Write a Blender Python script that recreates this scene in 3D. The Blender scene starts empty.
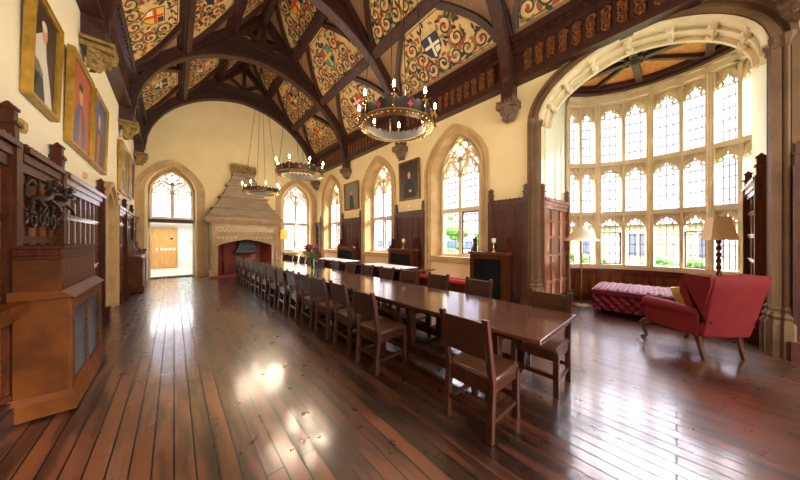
import bpy, bmesh, math, random
from mathutils import Vector, Matrix
from math import sin, cos, pi, sqrt, radians, atan2
C = bpy.context.scene.collection
SC = bpy.context.scene
# ------------------------------------------------------------------ camera, sky, sun, exposure
cam_d = bpy.data.cameras.new('camera'); cam = bpy.data.objects.new('camera', cam_d); C.objects.link(cam)
cam.location = (0, 0, 1.55); cam.rotation_euler = (radians(90), 0, -math.atan(226/250.0))
cam_d.sensor_width = 36; cam_d.lens = 11.25; cam_d.clip_start = 0.05; cam_d.clip_end = 400
SC.camera = cam
SC.view_settings.view_transform = 'Standard'
try: SC.view_settings.look = 'None'
except Exception: pass
SC.view_settings.gamma = 1.0; SC.view_settings.use_curve_mapping = False
SC.view_settings.exposure = 0.88
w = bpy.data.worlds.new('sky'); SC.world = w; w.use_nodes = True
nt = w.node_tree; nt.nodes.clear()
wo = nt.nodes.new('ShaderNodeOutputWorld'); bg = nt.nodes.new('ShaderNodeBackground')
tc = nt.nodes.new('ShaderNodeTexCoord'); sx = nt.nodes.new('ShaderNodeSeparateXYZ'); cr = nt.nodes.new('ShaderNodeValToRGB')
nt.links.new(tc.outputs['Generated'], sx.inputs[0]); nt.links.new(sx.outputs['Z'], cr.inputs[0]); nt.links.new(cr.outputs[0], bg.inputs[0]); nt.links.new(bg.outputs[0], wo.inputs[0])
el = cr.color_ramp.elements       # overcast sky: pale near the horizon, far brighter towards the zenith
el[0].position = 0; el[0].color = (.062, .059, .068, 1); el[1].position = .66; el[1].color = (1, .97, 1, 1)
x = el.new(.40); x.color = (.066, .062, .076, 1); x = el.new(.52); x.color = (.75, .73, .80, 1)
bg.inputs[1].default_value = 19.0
sun_d = bpy.data.lights.new('sun', 'SUN'); sun = bpy.data.objects.new('sun', sun_d); C.objects.link(sun)
sun_d.energy = 9.0; sun_d.angle = radians(3); sun_d.color = (1, .95, .85)
sun.rotation_euler = Vector((-.47, .8, -.36)).to_track_quat('-Z', 'Y').to_euler()
def area(name, loc, direction, sx_, sy_, power=0, col=(1, 1, 1), portal=False):
    d = bpy.data.lights.new(name, 'AREA'); d.shape = 'RECTANGLE'; d.size = sx_; d.size_y = sy_; d.energy = power; d.color = col
    o = bpy.data.objects.new(name, d); C.objects.link(o); o.location = loc
    o.rotation_euler = Vector(direction).to_track_quat('-Z', 'Y').to_euler()
    if portal: d.cycles.is_portal = True
    return o
DAY = (.93, .96, 1.0)
WY = [4.31, 7.95, 11.85]                 # wall windows along Y
for y in WY: area('window_portal', (6.6, y, 2.9), (-1, 0, 0), 1.5, 3.9, portal=True)
area('bay_portal', (8.95, .4, 3.0), (-1, 0, 0), 4.2, 4.4, portal=True)
area('end_window_portal', (4.94, 14.3, 2.75), (0, -1, 0), 1.5, 3.9, portal=True)
area('door_window_portal', (-.05, 14.3, 3.45), (0, -1, 0), 1.4, 2.2, portal=True)
area('passage_fill', (-.05, 16.5, 2.34), (0, 0, -1), 1.6, 3.5, 50, DAY)  # unseen fill light added under the passage ceiling
for x in (.6, 4.3): area('near_end_fill', (x, -4.42, 3.0), (0, 1, -.05), 1.9, 3.8, 125, (1, .95, .86))  # fill lights added behind the camera, just inside the near windows

# ------------------------------------------------------------------ geometry helpers
OFF = {}
random.seed(7)
class MB:
    def __init__(s, P=None):
        s.v = []; s.f = []; s.m = []; s.P = P or (lambda a, b, c: (a, b, c)); s.mi = 0
    def V(s, a, b, c): s.v.append(Vector(s.P(a, b, c))); return len(s.v)-1
    def F(s, idx): s.f.append(tuple(idx)); s.m.append(s.mi)
    def box(s, x0, x1, y0, y1, z0, z1):
        i = [s.V(x, y, z) for z in (z0, z1) for y in (y0, y1) for x in (x0, x1)]
        for q in ((0,1,3,2), (4,6,7,5), (0,4,5,1), (2,3,7,6), (0,2,6,4), (1,5,7,3)): s.F([i[k] for k in q])
        return s
    def hexa(s, bot, top):
        i = [s.V(*p) for p in bot]+[s.V(*p) for p in top]; n = len(bot)
        s.F(i[:n][::-1]); s.F(i[n:])
        for k in range(n): s.F([i[k], i[(k+1) % n], i[n+(k+1) % n], i[n+k]])
        return s
    def prism(s, pts, ax, c0, c1):           # polygon in the two other axes extruded along ax
        def mk(p, c): return {'x': (c, p[0], p[1]), 'y': (p[0], c, p[1]), 'z': (p[0], p[1], c)}[ax]
        return s.hexa([mk(p, c0) for p in pts], [mk(p, c1) for p in pts])
    def ribbon(s, pts, wd, ax, c0, c1, closed=False):   # thick 2D polyline of width wd extruded along ax
        n = len(pts); L = []; R = []
        for k in range(n):
            if closed: a, b = pts[k-1], pts[(k+1) % n]
            else: a, b = pts[max(0, k-1)], pts[min(n-1, k+1)]
            dx, dy = b[0]-a[0], b[1]-a[1]; l = math.hypot(dx, dy) or 1
            wk = wd[k] if isinstance(wd, (list, tuple)) else wd
            nx, ny = -dy/l*wk/2, dx/l*wk/2
            L.append((pts[k][0]+nx, pts[k][1]+ny)); R.append((pts[k][0]-nx, pts[k][1]-ny))
        def mk(p, c): return {'x': (c, p[0], p[1]), 'y': (p[0], c, p[1]), 'z': (p[0], p[1], c)}[ax]
        A = [[s.V(*mk(p, c)) for p in S] for c in (c0, c1) for S in (L, R)]
        for k in range(n if closed else n-1):
            j = (k+1) % n
            s.F((A[0][k], A[0][j], A[1][j], A[1][k])); s.F((A[2][k], A[3][k], A[3][j], A[2][j]))
            s.F((A[0][k], A[2][k], A[2][j], A[0][j])); s.F((A[1][k], A[1][j], A[3][j], A[3][k]))
        if not closed:
            for k in (0, n-1): s.F((A[0][k], A[1][k], A[3][k], A[2][k]))
        return s
    def flat(s, pts, wd, ax, c):             # flat ribbon
        n = len(pts); I = []
        def mk(p): return {'x': (c, p[0], p[1]), 'y': (p[0], c, p[1]), 'z': (p[0], p[1], c)}[ax]
        for k in range(n):
            a, b = pts[max(0, k-1)], pts[min(n-1, k+1)]
            dx, dy = b[0]-a[0], b[1]-a[1]; l = math.hypot(dx, dy) or 1
            wk = wd[k] if isinstance(wd, (list, tuple)) else wd
            nx, ny = -dy/l*wk/2, dx/l*wk/2
            I.append((s.V(*mk((pts[k][0]+nx, pts[k][1]+ny))), s.V(*mk((pts[k][0]-nx, pts[k][1]-ny)))))
        for k in range(n-1): s.F((I[k][0], I[k][1], I[k+1][1], I[k+1][0]))
        return s
    def poly(s, pts3): s.F([s.V(*p) for p in pts3]); return s
    def tube(s, pts, r, n=8, cap=True):      # swept round tube, tapered when r is a list
        pts = [Vector(p) for p in pts]; rings = []; up = None
        for k, p in enumerate(pts):
            d = (pts[min(k+1, len(pts)-1)]-pts[max(k-1, 0)]).normalized()
            if up is None: up = Vector((0, 0, 1)) if abs(d.z) < .9 else Vector((1, 0, 0))
            a = d.cross(up).normalized(); b = a.cross(d).normalized(); up = b
            rk = r[k] if isinstance(r, (list, tuple)) else r
            rings.append([s.V(*(p+a*rk*cos(2*pi*j/n)+b*rk*sin(2*pi*j/n))) for j in range(n)])
        for k in range(len(rings)-1):
            for j in range(n): s.F((rings[k][j], rings[k][(j+1) % n], rings[k+1][(j+1) % n], rings[k+1][j]))
        if cap: s.F(rings[0][::-1]); s.F(rings[-1])
        return s
    def lathe(s, prof, cx, cy, n=20, cap=True, a0=0, sq=None):   # prof: (r, z)
        rings = []
        for r, z in prof: rings.append([s.V(cx+r*cos(a0+2*pi*j/n), cy+r*sin(a0+2*pi*j/n), z) for j in range(n)])
        for k in range(len(rings)-1):
            for j in range(n): s.F((rings[k][j], rings[k][(j+1) % n], rings[k+1][(j+1) % n], rings[k+1][j]))
        if cap: s.F(rings[0][::-1]); s.F(rings[-1])
        return s
    def ball(s, c, r, n=8, sc=(1, 1, 1)):
        m = max(4, n//2+1); rings = []
        for i in range(1, m):
            t = pi*i/m; rings.append([s.V(c[0]+r*sc[0]*sin(t)*cos(2*pi*j/n), c[1]+r*sc[1]*sin(t)*sin(2*pi*j/n), c[2]+r*sc[2]*cos(t)) for j in range(n)])
        a = s.V(c[0], c[1], c[2]+r*sc[2]); b = s.V(c[0], c[1], c[2]-r*sc[2])
        for j in range(n):
            s.F((a, rings[0][j], rings[0][(j+1) % n])); s.F((b, rings[-1][(j+1) % n], rings[-1][j]))
            for k in range(len(rings)-1): s.F((rings[k][j], rings[k+1][j], rings[k+1][(j+1) % n], rings[k][(j+1) % n]))
        return s
    def grid(s, fn, nu, nv, cu=False, cv=False):
        I = [[s.V(*fn(i/(nu if cu else nu-1), j/(nv if cv else nv-1))) for j in range(nv)] for i in range(nu)]
        for i in range(nu if cu else nu-1):
            for j in range(nv if cv else nv-1):
                s.F((I[i][j], I[(i+1) % nu][j], I[(i+1) % nu][(j+1) % nv], I[i][(j+1) % nv]))
        return I
    def build(s, name, mats, parent=None, loc=None, smooth=True, bevel=0, recalc=True, sub=0, ang=35):
        me = bpy.data.meshes.new(name)
        off = Vector(OFF.get(parent.name, (0, 0, 0))) if parent else Vector(loc or (0, 0, 0))
        me.from_pydata([tuple(v-off) for v in s.v], [], s.f)
        if not isinstance(mats, (list, tuple)): mats = [mats]
        for m in mats: me.materials.append(m)
        for p, mi in zip(me.polygons, s.m): p.material_index = mi
        if recalc:
            bm = bmesh.new(); bm.from_mesh(me); bmesh.ops.recalc_face_normals(bm, faces=bm.faces); bm.to_mesh(me); bm.free()
        if smooth:
            for p in me.polygons: p.use_smooth = True
            try: me.set_sharp_from_angle(angle=radians(ang))
            except Exception: pass
        o = bpy.data.objects.new(name, me); C.objects.link(o)
        if parent: o.parent = parent; OFF[o.name] = tuple(off)
        else: o.location = off; OFF[o.name] = tuple(off)
        if bevel:
            b = o.modifiers.new('bevel', 'BEVEL'); b.width = bevel; b.segments = 2; b.limit_method = 'ANGLE'; b.angle_limit = radians(40)
        if sub:
            b = o.modifiers.new('subdivision', 'SUBSURF'); b.levels = sub; b.render_levels = sub
        return o
def thing(name, label, cat, loc=(0, 0, 0), group=None, rz=0):
    o = bpy.data.objects.new(name, None); C.objects.link(o); o.location = loc; o.rotation_euler = (0, 0, rz); o.empty_display_size = .2
    OFF[o.name] = tuple(loc) if rz == 0 else (0, 0, 0)
    o['label'] = label; o['category'] = cat
    if group: o['group'] = group
    return o
def tag(o, label, cat, group=None):
    o['label'] = label; o['category'] = cat
    if group: o['group'] = group
    return o
def struct(o): o['kind'] = 'structure'; return o
def copy_tree(o, parent=None):
    c = o.copy(); C.objects.link(c)
    if parent: c.parent = parent
    for ch in [x for x in SC.objects if x.parent == o]: copy_tree(ch, c)
    return c
KIDS = {}
def dup(root, loc, rz=0, label=None, group=None):
    c = copy_tree(root); c.location = loc; c.rotation_euler = (0, 0, rz)
    if label: c['label'] = label
    if group: c['group'] = group
    return c

# ------------------------------------------------------------------ materials
def sr(r, g, b):
    f = lambda c: ((c/255.0+.055)/1.055)**2.4 if c > 10 else c/255/12.92
    return (f(r), f(g), f(b), 1)
def M(name, base, rough=.5, metal=0, emit=0, noise=0, nscale=4, c2=None, stretch=(1, 1, 1), bump=0, coat=0, bscale=None, spec=.5, sheen=0, trans=0):
    m = bpy.data.materials.new(name); m.use_nodes = True; n = m.node_tree; b = n.nodes['Principled BSDF']
    b.inputs['Base Color'].default_value = base; b.inputs['Roughness'].default_value = rough; b.inputs['Metallic'].default_value = metal
    b.inputs['Specular IOR Level'].default_value = spec
    if coat: b.inputs['Coat Weight'].default_value = coat; b.inputs['Coat Roughness'].default_value = .12
    if sheen: b.inputs['Sheen Weight'].default_value = sheen
    if trans: b.inputs['Transmission Weight'].default_value = trans
    if emit: b.inputs['Emission Color'].default_value = base; b.inputs['Emission Strength'].default_value = emit
    if c2 or bump:
        t = n.nodes.new('ShaderNodeTexCoord'); mp = n.nodes.new('ShaderNodeMapping'); mp.inputs['Scale'].default_value = stretch
        n.links.new(t.outputs['Object'], mp.inputs[0])
        nz = n.nodes.new('ShaderNodeTexNoise'); nz.inputs['Scale'].default_value = nscale; nz.inputs['Detail'].default_value = 6; nz.inputs['Roughness'].default_value = .6
        n.links.new(mp.outputs[0], nz.inputs['Vector'])
        if c2:
            r = n.nodes.new('ShaderNodeValToRGB'); r.color_ramp.elements[0].position = .32; r.color_ramp.elements[1].position = .68
            r.color_ramp.elements[0].color = base; r.color_ramp.elements[1].color = c2
            n.links.new(nz.outputs[0], r.inputs[0]); n.links.new(r.outputs[0], b.inputs['Base Color'])
        if bump:
            bp = n.nodes.new('ShaderNodeBump'); bp.inputs['Strength'].default_value = bump; bp.inputs['Distance'].default_value = .02
            src = nz
            if bscale:
                src = n.nodes.new('ShaderNodeTexNoise'); src.inputs['Scale'].default_value = bscale; src.inputs['Detail'].default_value = 4
                n.links.new(t.outputs['Object'], src.inputs['Vector'])
            n.links.new(src.outputs[0], bp.inputs['Height']); n.links.new(bp.outputs[0], b.inputs['Normal'])
    return m
WSX = (1, 1, 9)
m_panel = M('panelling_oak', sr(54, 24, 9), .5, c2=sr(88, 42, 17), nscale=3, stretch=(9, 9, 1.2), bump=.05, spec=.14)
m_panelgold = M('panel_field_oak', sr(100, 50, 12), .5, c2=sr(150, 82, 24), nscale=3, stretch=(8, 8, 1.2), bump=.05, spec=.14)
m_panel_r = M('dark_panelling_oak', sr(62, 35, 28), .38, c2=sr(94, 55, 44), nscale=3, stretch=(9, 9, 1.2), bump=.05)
m_frame_l = M('worn_oak_moulding', sr(88, 50, 34), .24, c2=sr(120, 74, 52), nscale=3, stretch=(9, 9, 1.2), coat=.4)
m_cab = M('polished_cabinet_oak', sr(62, 30, 6), .5, c2=sr(104, 54, 12), nscale=2.2, stretch=(1.5, 8, 1.5), bump=.03, spec=.18)
m_dark = M('black_stained_base', sr(46, 28, 24), .35)
m_roof = M('roof_timber', sr(46, 22, 19), .45, c2=sr(76, 40, 33), nscale=2.5, stretch=(5, 5, 5), bump=.12)
m_roofd = M('dark_roof_board', sr(40, 20, 18), .5, c2=sr(64, 32, 26), nscale=5)
m_gold = M('gilt_lattice_board', sr(120, 82, 58), .5, c2=sr(190, 150, 106), nscale=55, bump=.4)
m_carv = M('carved_frieze_wood', sr(84, 44, 30), .4, c2=sr(150, 92, 50), nscale=18, bump=.4)
m_plaster = M('cream_plaster', sr(230, 208, 158), .75, c2=sr(238, 218, 170), nscale=1.5, bump=.05, bscale=60)
m_plaster_lit = M('cream_plaster_lit_tone', sr(236, 226, 198), .75, c2=sr(242, 232, 206), nscale=1.5, bump=.05, bscale=60)  # same cream paint, the left wall's stronger light mixed into the colour
m_plaster_bay = M('bay_white_plaster', sr(232, 236, 222), .7, c2=sr(240, 242, 230), nscale=1.5, bump=.04, bscale=60)
m_stone = M('ochre_limestone', sr(178, 144, 96), .7, c2=sr(202, 172, 124), nscale=2.5, bump=.12, bscale=35)
m_stonel = M('pale_limestone', sr(216, 196, 158), .65, c2=sr(234, 218, 186), nscale=3, bump=.1, bscale=35)
m_stoneb = M('brown_sandstone', sr(92, 66, 42), .65, c2=sr(120, 90, 60), nscale=3, bump=.1, bscale=35)
m_firest = M('fireplace_sandstone', sr(164, 136, 102), .65, c2=sr(192, 164, 128), nscale=2.5, bump=.12, bscale=35)
m_hood = M('hood_sandstone', sr(130, 112, 92), .6, c2=sr(164, 142, 118), nscale=1.6, stretch=(1, 1, 4), bump=.08, bscale=40)
m_corb = M('gilded_corbel_stone', sr(92, 70, 30), .55, c2=sr(164, 132, 68), nscale=10, bump=.6)
m_corbd = M('dark_corbel_stone', sr(92, 66, 52), .6, c2=sr(128, 98, 76), nscale=9, bump=.5)
m_red = M('red_fire_brick', sr(150, 62, 44), .7, c2=sr(120, 44, 34), nscale=9, bump=.2)
m_iron = M('black_iron', sr(44, 42, 40), .4, metal=.5)
m_steel = M('grey_hood_iron', sr(50, 54, 62), .4, metal=.5)
m_brass = M('aged_brass', sr(190, 150, 84), .25, metal=.9)
m_brassb = M('bright_brass_flange', sr(226, 196, 140), .2, metal=.85)
m_lead = M('window_lead', sr(74, 76, 92), .5)
m_chair = M('chair_oak', sr(48, 24, 16), .3, c2=sr(84, 44, 28), nscale=5, stretch=(3, 3, 1), coat=.2)
m_leather = M('brown_chair_leather', sr(58, 34, 24), .34, c2=sr(76, 46, 32), nscale=6, bump=.08, bscale=50)
m_seatl = M('tan_seat_leather', sr(74, 46, 30), .34, c2=sr(92, 58, 38), nscale=6, bump=.08, bscale=50)
m_table = M('table_oak', sr(74, 42, 32), .2, c2=sr(104, 62, 46), nscale=2.2, stretch=(8, .8, 1), coat=1.0, bump=.03)
m_redv = M('crimson_velvet', sr(92, 3, 24), .5, c2=sr(108, 6, 32), nscale=8, spec=.3)
m_redc = M('red_armchair_cloth', sr(104, 18, 19), .75, c2=sr(116, 22, 23), nscale=10, spec=.3)
m_redcush = M('red_bench_cloth', sr(196, 28, 62), .6)
m_shade1 = M('cream_shade', sr(240, 224, 200), .7); m_shade2 = M('beige_shade', sr(214, 176, 128), .7); m_shade3 = M('amber_shade', sr(232, 178, 84), .7, emit=.5)
m_white = M('white_cloth', sr(236, 238, 246), .6); m_whitew = M('white_wall_paint', sr(240, 240, 236), .6)
m_gilt = M('gilt_frame', sr(140, 104, 26), .35, metal=.35, c2=sr(184, 144, 52), nscale=8, bump=.2)
m_dgilt = M('dark_gilt_frame', sr(96, 66, 34), .4, metal=.3, c2=sr(140, 98, 50), nscale=8, bump=.2)
m_bulb = M('lit_candle_bulb', (1, .66, .30, 1), .3, emit=45)
m_candle = M('candle_sleeve', sr(236, 222, 190), .5)
m_green = M('stem_green', sr(70, 110, 50), .6); m_purple = M('purple_petals', sr(90, 30, 60), .6); m_pink = M('dusty_pink_petals', sr(170, 96, 84), .6)
m_leaf = M('garden_leaves', sr(38, 84, 16), .7, c2=sr(84, 132, 36), nscale=3, bump=.5)
m_grass = M('lawn', sr(60, 84, 38), .8, c2=sr(80, 104, 54), nscale=2)
m_house = M('honey_stone_building', sr(150, 134, 104), .8, c2=sr(166, 150, 120), nscale=1.5)
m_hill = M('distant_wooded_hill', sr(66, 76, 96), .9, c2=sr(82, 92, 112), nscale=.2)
m_slate = M('slate_roof', sr(70, 78, 98), .7)
m_door = M('light_oak_door', sr(196, 138, 66), .4, c2=sr(218, 164, 92), nscale=2, stretch=(6, 6, 1))
m_pale = M('pale_passage_floor', sr(222, 214, 200), .3)
m_orange = M('orange_bay_ceiling_board', sr(176, 100, 44), .5, c2=sr(214, 142, 70), nscale=12)
m_p_cream = M('painted_cream_ground', sr(200, 166, 106), .6, c2=sr(222, 190, 130), nscale=5)
m_p_green = M('painted_green_scroll', sr(46, 56, 40), .6); m_p_red = M('painted_red_leaf', sr(168, 62, 40), .6)
m_p_org = M('painted_ochre_leaf', sr(150, 112, 62), .6)
m_p_blue = M('painted_navy', sr(44, 48, 72), .6); m_p_yel = M('painted_yellow', sr(226, 178, 50), .6); m_p_crim = M('painted_vermilion', sr(206, 58, 34), .6)
m_p_wht = M('painted_white', sr(232, 222, 200), .6); m_p_teal = M('painted_teal', sr(96, 140, 130), .6)
m_pt_dark = M('portrait_dark_ground', sr(52, 36, 30), .4); m_pt_skin = M('portrait_flesh', sr(206, 150, 112), .45); m_pt_white = M('portrait_white_robe', sr(212, 206, 196), .45)
m_pt_red = M('portrait_red_ground', sr(170, 76, 52), .4); m_pt_blue = M('portrait_blue_robe', sr(48, 72, 132), .4); m_pt_grey = M('portrait_grey_ground', sr(120, 116, 100), .4)
m_black = M('black_cloth', sr(30, 28, 30), .6)
# glass: transparent with a faint reflection
def glassmat(name, tint, refl=.06):
    m = bpy.data.materials.new(name); m.use_nodes = True; n = m.node_tree; n.nodes.clear()
    o = n.nodes.new('ShaderNodeOutputMaterial'); mx = n.nodes.new('ShaderNodeMixShader'); t = n.nodes.new('ShaderNodeBsdfTransparent'); g = n.nodes.new('ShaderNodeBsdfGlossy')
    t.inputs[0].default_value = tint; g.inputs['Roughness'].default_value = .03; mx.inputs[0].default_value = refl
    n.links.new(t.outputs[0], mx.inputs[1]); n.links.new(g.outputs[0], mx.inputs[2]); n.links.new(mx.outputs[0], o.inputs[0])
    return m
m_glass = glassmat('leaded_glass', (.95, .95, 1, 1)); m_vase = glassmat('vase_glass', (.9, .97, .93, 1), .12)
m_bay_sunlit = M('bay_oak_sunlit_tone', sr(112, 70, 50), .35, c2=sr(146, 96, 70), nscale=3, stretch=(9, 9, 1.2), bump=.05)  # same oak as the other panelling, sunlight painted into a paler colour
# floor: long polished boards running the length of the hall
def floor_mat():
    m = bpy.data.materials.new('polished_floorboards'); m.use_nodes = True; n = m.node_tree; L = n.links; b = n.nodes['Principled BSDF']
    t = n.nodes.new('ShaderNodeTexCoord'); mp = n.nodes.new('ShaderNodeMapping'); mp.inputs['Rotation'].default_value = (0, 0, radians(90))
    L.new(t.outputs['Object'], mp.inputs[0])
    br = n.nodes.new('ShaderNodeTexBrick'); br.inputs['Scale'].default_value = 1; br.inputs['Brick Width'].default_value = 3.6; br.inputs['Row Height'].default_value = .112
    br.inputs['Mortar Size'].default_value = .006; br.inputs['Mortar Smooth'].default_value = .2
    br.inputs['Color1'].default_value = (.1, .1, .1, 1); br.inputs['Color2'].default_value = (.9, .9, .9, 1); br.inputs['Mortar'].default_value = (0, 0, 0, 1)
    L.new(mp.outputs[0], br.inputs['Vector'])
    mp2 = n.nodes.new('ShaderNodeMapping'); mp2.inputs['Scale'].default_value = (7, .9, 1); L.new(t.outputs['Object'], mp2.inputs[0])
    nz = n.nodes.new('ShaderNodeTexNoise'); nz.inputs['Scale'].default_value = 1.6; nz.inputs['Detail'].default_value = 4; nz.inputs['Roughness'].default_value = .5; L.new(mp2.outputs[0], nz.inputs['Vector'])
    nb = n.nodes.new('ShaderNodeTexNoise'); nb.inputs['Scale'].default_value = .9; nb.inputs['Detail'].default_value = 4; L.new(t.outputs['Object'], nb.inputs['Vector'])
    ad = n.nodes.new('ShaderNodeMath'); ad.operation = 'MULTIPLY_ADD'; ad.inputs[1].default_value = .35; L.new(br.outputs[0], ad.inputs[0]); L.new(nz.outputs[0], ad.inputs[2])
    ad2 = n.nodes.new('ShaderNodeMath'); ad2.operation = 'MULTIPLY_ADD'; ad2.inputs[1].default_value = .5; L.new(nb.outputs[0], ad2.inputs[0]); L.new(ad.outputs[0], ad2.inputs[2])
    r = n.nodes.new('ShaderNodeValToRGB'); e = r.color_ramp.elements; e[0].position = .55; e[0].color = sr(32, 17, 11); e[1].position = 1.05 if False else 1.0; e[1].color = sr(94, 52, 31)
    x = r.color_ramp.elements.new(.80); x.color = sr(50, 27, 17); L.new(ad2.outputs[0], r.inputs[0])
    mx = n.nodes.new('ShaderNodeMixRGB'); mx.inputs[2].default_value = sr(8, 5, 4); L.new(br.outputs['Fac'], mx.inputs[0]); L.new(r.outputs[0], mx.inputs[1]); L.new(mx.outputs[0], b.inputs['Base Color'])
    # scratches make the polish uneven
    mp3 = n.nodes.new('ShaderNodeMapping'); mp3.inputs['Scale'].default_value = (60, 22, 1); L.new(t.outputs['Object'], mp3.inputs[0])
    nf = n.nodes.new('ShaderNodeTexNoise'); nf.inputs['Scale'].default_value = 1; nf.inputs['Detail'].default_value = 3; L.new(mp3.outputs[0], nf.inputs['Vector'])
    sc = n.nodes.new('ShaderNodeTexNoise'); sc.inputs['Scale'].default_value = 6; sc.inputs['Detail'].default_value = 3; L.new(t.outputs['Object'], sc.inputs['Vector'])
    rr = n.nodes.new('ShaderNodeMapRange'); rr.inputs['From Min'].default_value = .3; rr.inputs['From Max'].default_value = .7; rr.inputs['To Min'].default_value = .26; rr.inputs['To Max'].default_value = .40
    L.new(sc.outputs[0], rr.inputs[0]); L.new(rr.outputs[0], b.inputs['Roughness'])
    b.inputs['Coat Weight'].default_value = 1.0; b.inputs['Coat Roughness'].default_value = .15; b.inputs['Coat IOR'].default_value = 1.68
    b.inputs['Specular IOR Level'].default_value = .6
    mh = n.nodes.new('ShaderNodeMath'); mh.operation = 'MULTIPLY_ADD'; mh.inputs[1].default_value = -.5; L.new(br.outputs['Fac'], mh.inputs[0]); mh.inputs[2].default_value = 0
    mh2 = n.nodes.new('ShaderNodeMath'); mh2.operation = 'ADD'; L.new(mh.outputs[0], mh2.inputs[0]); mh2.inputs[1].default_value = 0
    bp = n.nodes.new('ShaderNodeBump'); bp.inputs['Strength'].default_value = .3; bp.inputs['Distance'].default_value = .002
    L.new(mh2.outputs[0], bp.inputs['Height']); L.new(bp.outputs[0], b.inputs['Normal'])
    L.new(bp.outputs[0], b.inputs['Coat Normal'])
    cw = n.nodes.new('ShaderNodeMath'); cw.operation = 'MULTIPLY_ADD'; cw.inputs[1].default_value = -1; cw.inputs[2].default_value = 1; L.new(br.outputs['Fac'], cw.inputs[0]); L.new(cw.outputs[0], b.inputs['Coat Weight'])
    return m
m_floor = floor_mat()

# ------------------------------------------------------------------ room dimensions
XL, XR, YN, YE = -1.1, 6.0, -4.5, 13.75
XC = (XL+XR)/2; HW = (XR-XL)/2
SL = 1.03; ZR0 = 9.62
zr = lambda x: ZR0-SL*abs(x-XC)
TR = [-1.1, 2.65, 6.45, 10.15, 13.63]
PR = lambda u, d, z: (XR-d, u, z)        # right wall frame: u along the hall, d out into the room
PL = lambda u, d, z: (XL+d, u, z)
PE = lambda u, d, z: (u, YE-d, z)
PN = lambda u, d, z: (u, YN+d, z)
def arch(a, h, wp=.15, n=24):            # half width a, rise h: points from +a to -a
    out = []
    for k in range(n+1):
        t = pi*k/n; x = a*cos(t)
        out.append((x, h*((1-wp)*sin(t)+wp*(1-abs(x)/a))))
    return out
def path(uc, zb, zs, a, h, wp, n=24):    # full opening outline: foot, jamb, arch, jamb, foot
    return [(uc+a, zb)]+[(uc+x, zs+z) for x, z in arch(a, h, wp, n)]+[(uc-a, zb)]
def band(mb, pi_, po_, di0, do0, do1, di1):      # solid strip between two outlines (inner, outer), front and back depths
    n = len(pi_)
    A = [[mb.V(p[0], d, p[1]) for p in S] for S, d in ((pi_, di0), (po_, do0), (po_, do1), (pi_, di1))]
    for k in range(n-1):
        for q in range(4): mb.F((A[q][k], A[(q+1) % 4][k], A[(q+1) % 4][k+1], A[q][k+1]))
    for k in (0, n-1): mb.F([A[q][k] for q in range(4)])
def wall(name, P, u0, u1, ztop, ops, th, mat, z0=0):   # ztop(u); ops: (uc,a,sill,spring,rise,wp)
    mb = MB(P)
    xs = [u0]
    def col(ua, ub, za, zb, zc, zd):     # wall column piece: bottoms za,zb ; tops zc,zd
        mb.hexa([(ua, 0, za), (ub, 0, zb), (ub, -th, zb), (ua, -th, za)], [(ua, 0, zc), (ub, 0, zd), (ub, -th, zd), (ua, -th, zc)])
    def span(a, b):
        brk = [a]+[q for q in (XC,) if a < q < b and P in (PE, PN)]+[b]
        for i in range(len(brk)-1): col(brk[i], brk[i+1], z0, z0, ztop(brk[i]), ztop(brk[i+1]))
    cur = u0
    for uc, a, sill, spr, rise, wp in sorted(ops):
        span(cur, uc-a)
        if sill > z0: col(uc-a, uc+a, z0, z0, sill, sill)
        pts = [(uc-x, spr+z) for x, z in arch(a, rise, wp, 24)]
        for k in range(24):
            (ua, za), (ub, zb) = pts[k], pts[k+1]; col(ua, ub, za, zb, ztop(ua), ztop(ub))
        cur = uc+a
    span(cur, u1)
    return struct(mb.build(name, mat, smooth=False, recalc=True))
# floor
mb = MB(); mb.box(XL-.6, 8.9, YN-.5, YE+.35, -.2, 0); struct(mb.build('floor', m_floor, smooth=False))
# window opening records
WIN_A, WIN_SILL, WIN_SPR, WIN_RISE = .90, 1.0, 3.6, 1.12
wall('wall_right', PR, YN, YE+.4, lambda u: 6.3, [(y, WIN_A, WIN_SILL, WIN_SPR, WIN_RISE, .3) for y in WY]+[(.6, 1.5, 0, 4.2, 1.07, .12)], .55, m_plaster)
wall('wall_left', PL, YN, YE+.4, lambda u: 6.3, [(8.2, .52, 0, 2.15, .42, .25)], .5, m_plaster_lit)
gz = lambda u: zr(u)+.3
wall('wall_end', PE, XL, XR, gz, [(-.05, .72, 0, 3.55, 1.0, .3), (4.94, .72, .85, 3.55, 1.0, .3)], .5, m_plaster)
wall('wall_near', PN, XL, XR, gz, [(.6, .95, 1.0, 3.9, 1.1, .3), (4.3, .95, 1.0, 3.9, 1.1, .3)], .5, m_plaster)

# ------------------------------------------------------------------ ceiling boards
mb = MB()
NX, NZ = SL/sqrt(1+SL*SL), 1/sqrt(1+SL*SL)
for sg in (-1, 1):
    a = (XC+sg*(HW+.35), zr(XC+HW+.35)+.2); b = (XC, ZR0+.2)
    mb.hexa([(a[0], YN-.3, a[1]), (b[0], YN-.3, b[1]), (b[0], YE+.4, b[1]), (a[0], YE+.4, a[1])],
            [(a[0], YN-.3, a[1]+.12), (b[0], YN-.3, b[1]+.12), (b[0], YE+.4, b[1]+.12), (a[0], YE+.4, a[1]+.12)])
struct(mb.build('ceiling', m_gold, smooth=False))
LV = [3.46, 2.3, 1.1, 0]                # offsets from the ridge of wall plate, purlins, ridge
SS = sqrt(1+SL*SL)
def slope_pt(sg, Y0, Y1):
    def f(tier):
        x0 = LV[tier]
        def P(s, t, nrm):                # s along hall, t up the slope, nrm below boards (into the room)
            return (XC+sg*(x0-t/SS)-sg*nrm*NX*1.0, s, zr(XC+x0)+t*SL/SS+.2*1.0-nrm*NZ-.0)
        return P
    return f
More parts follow.
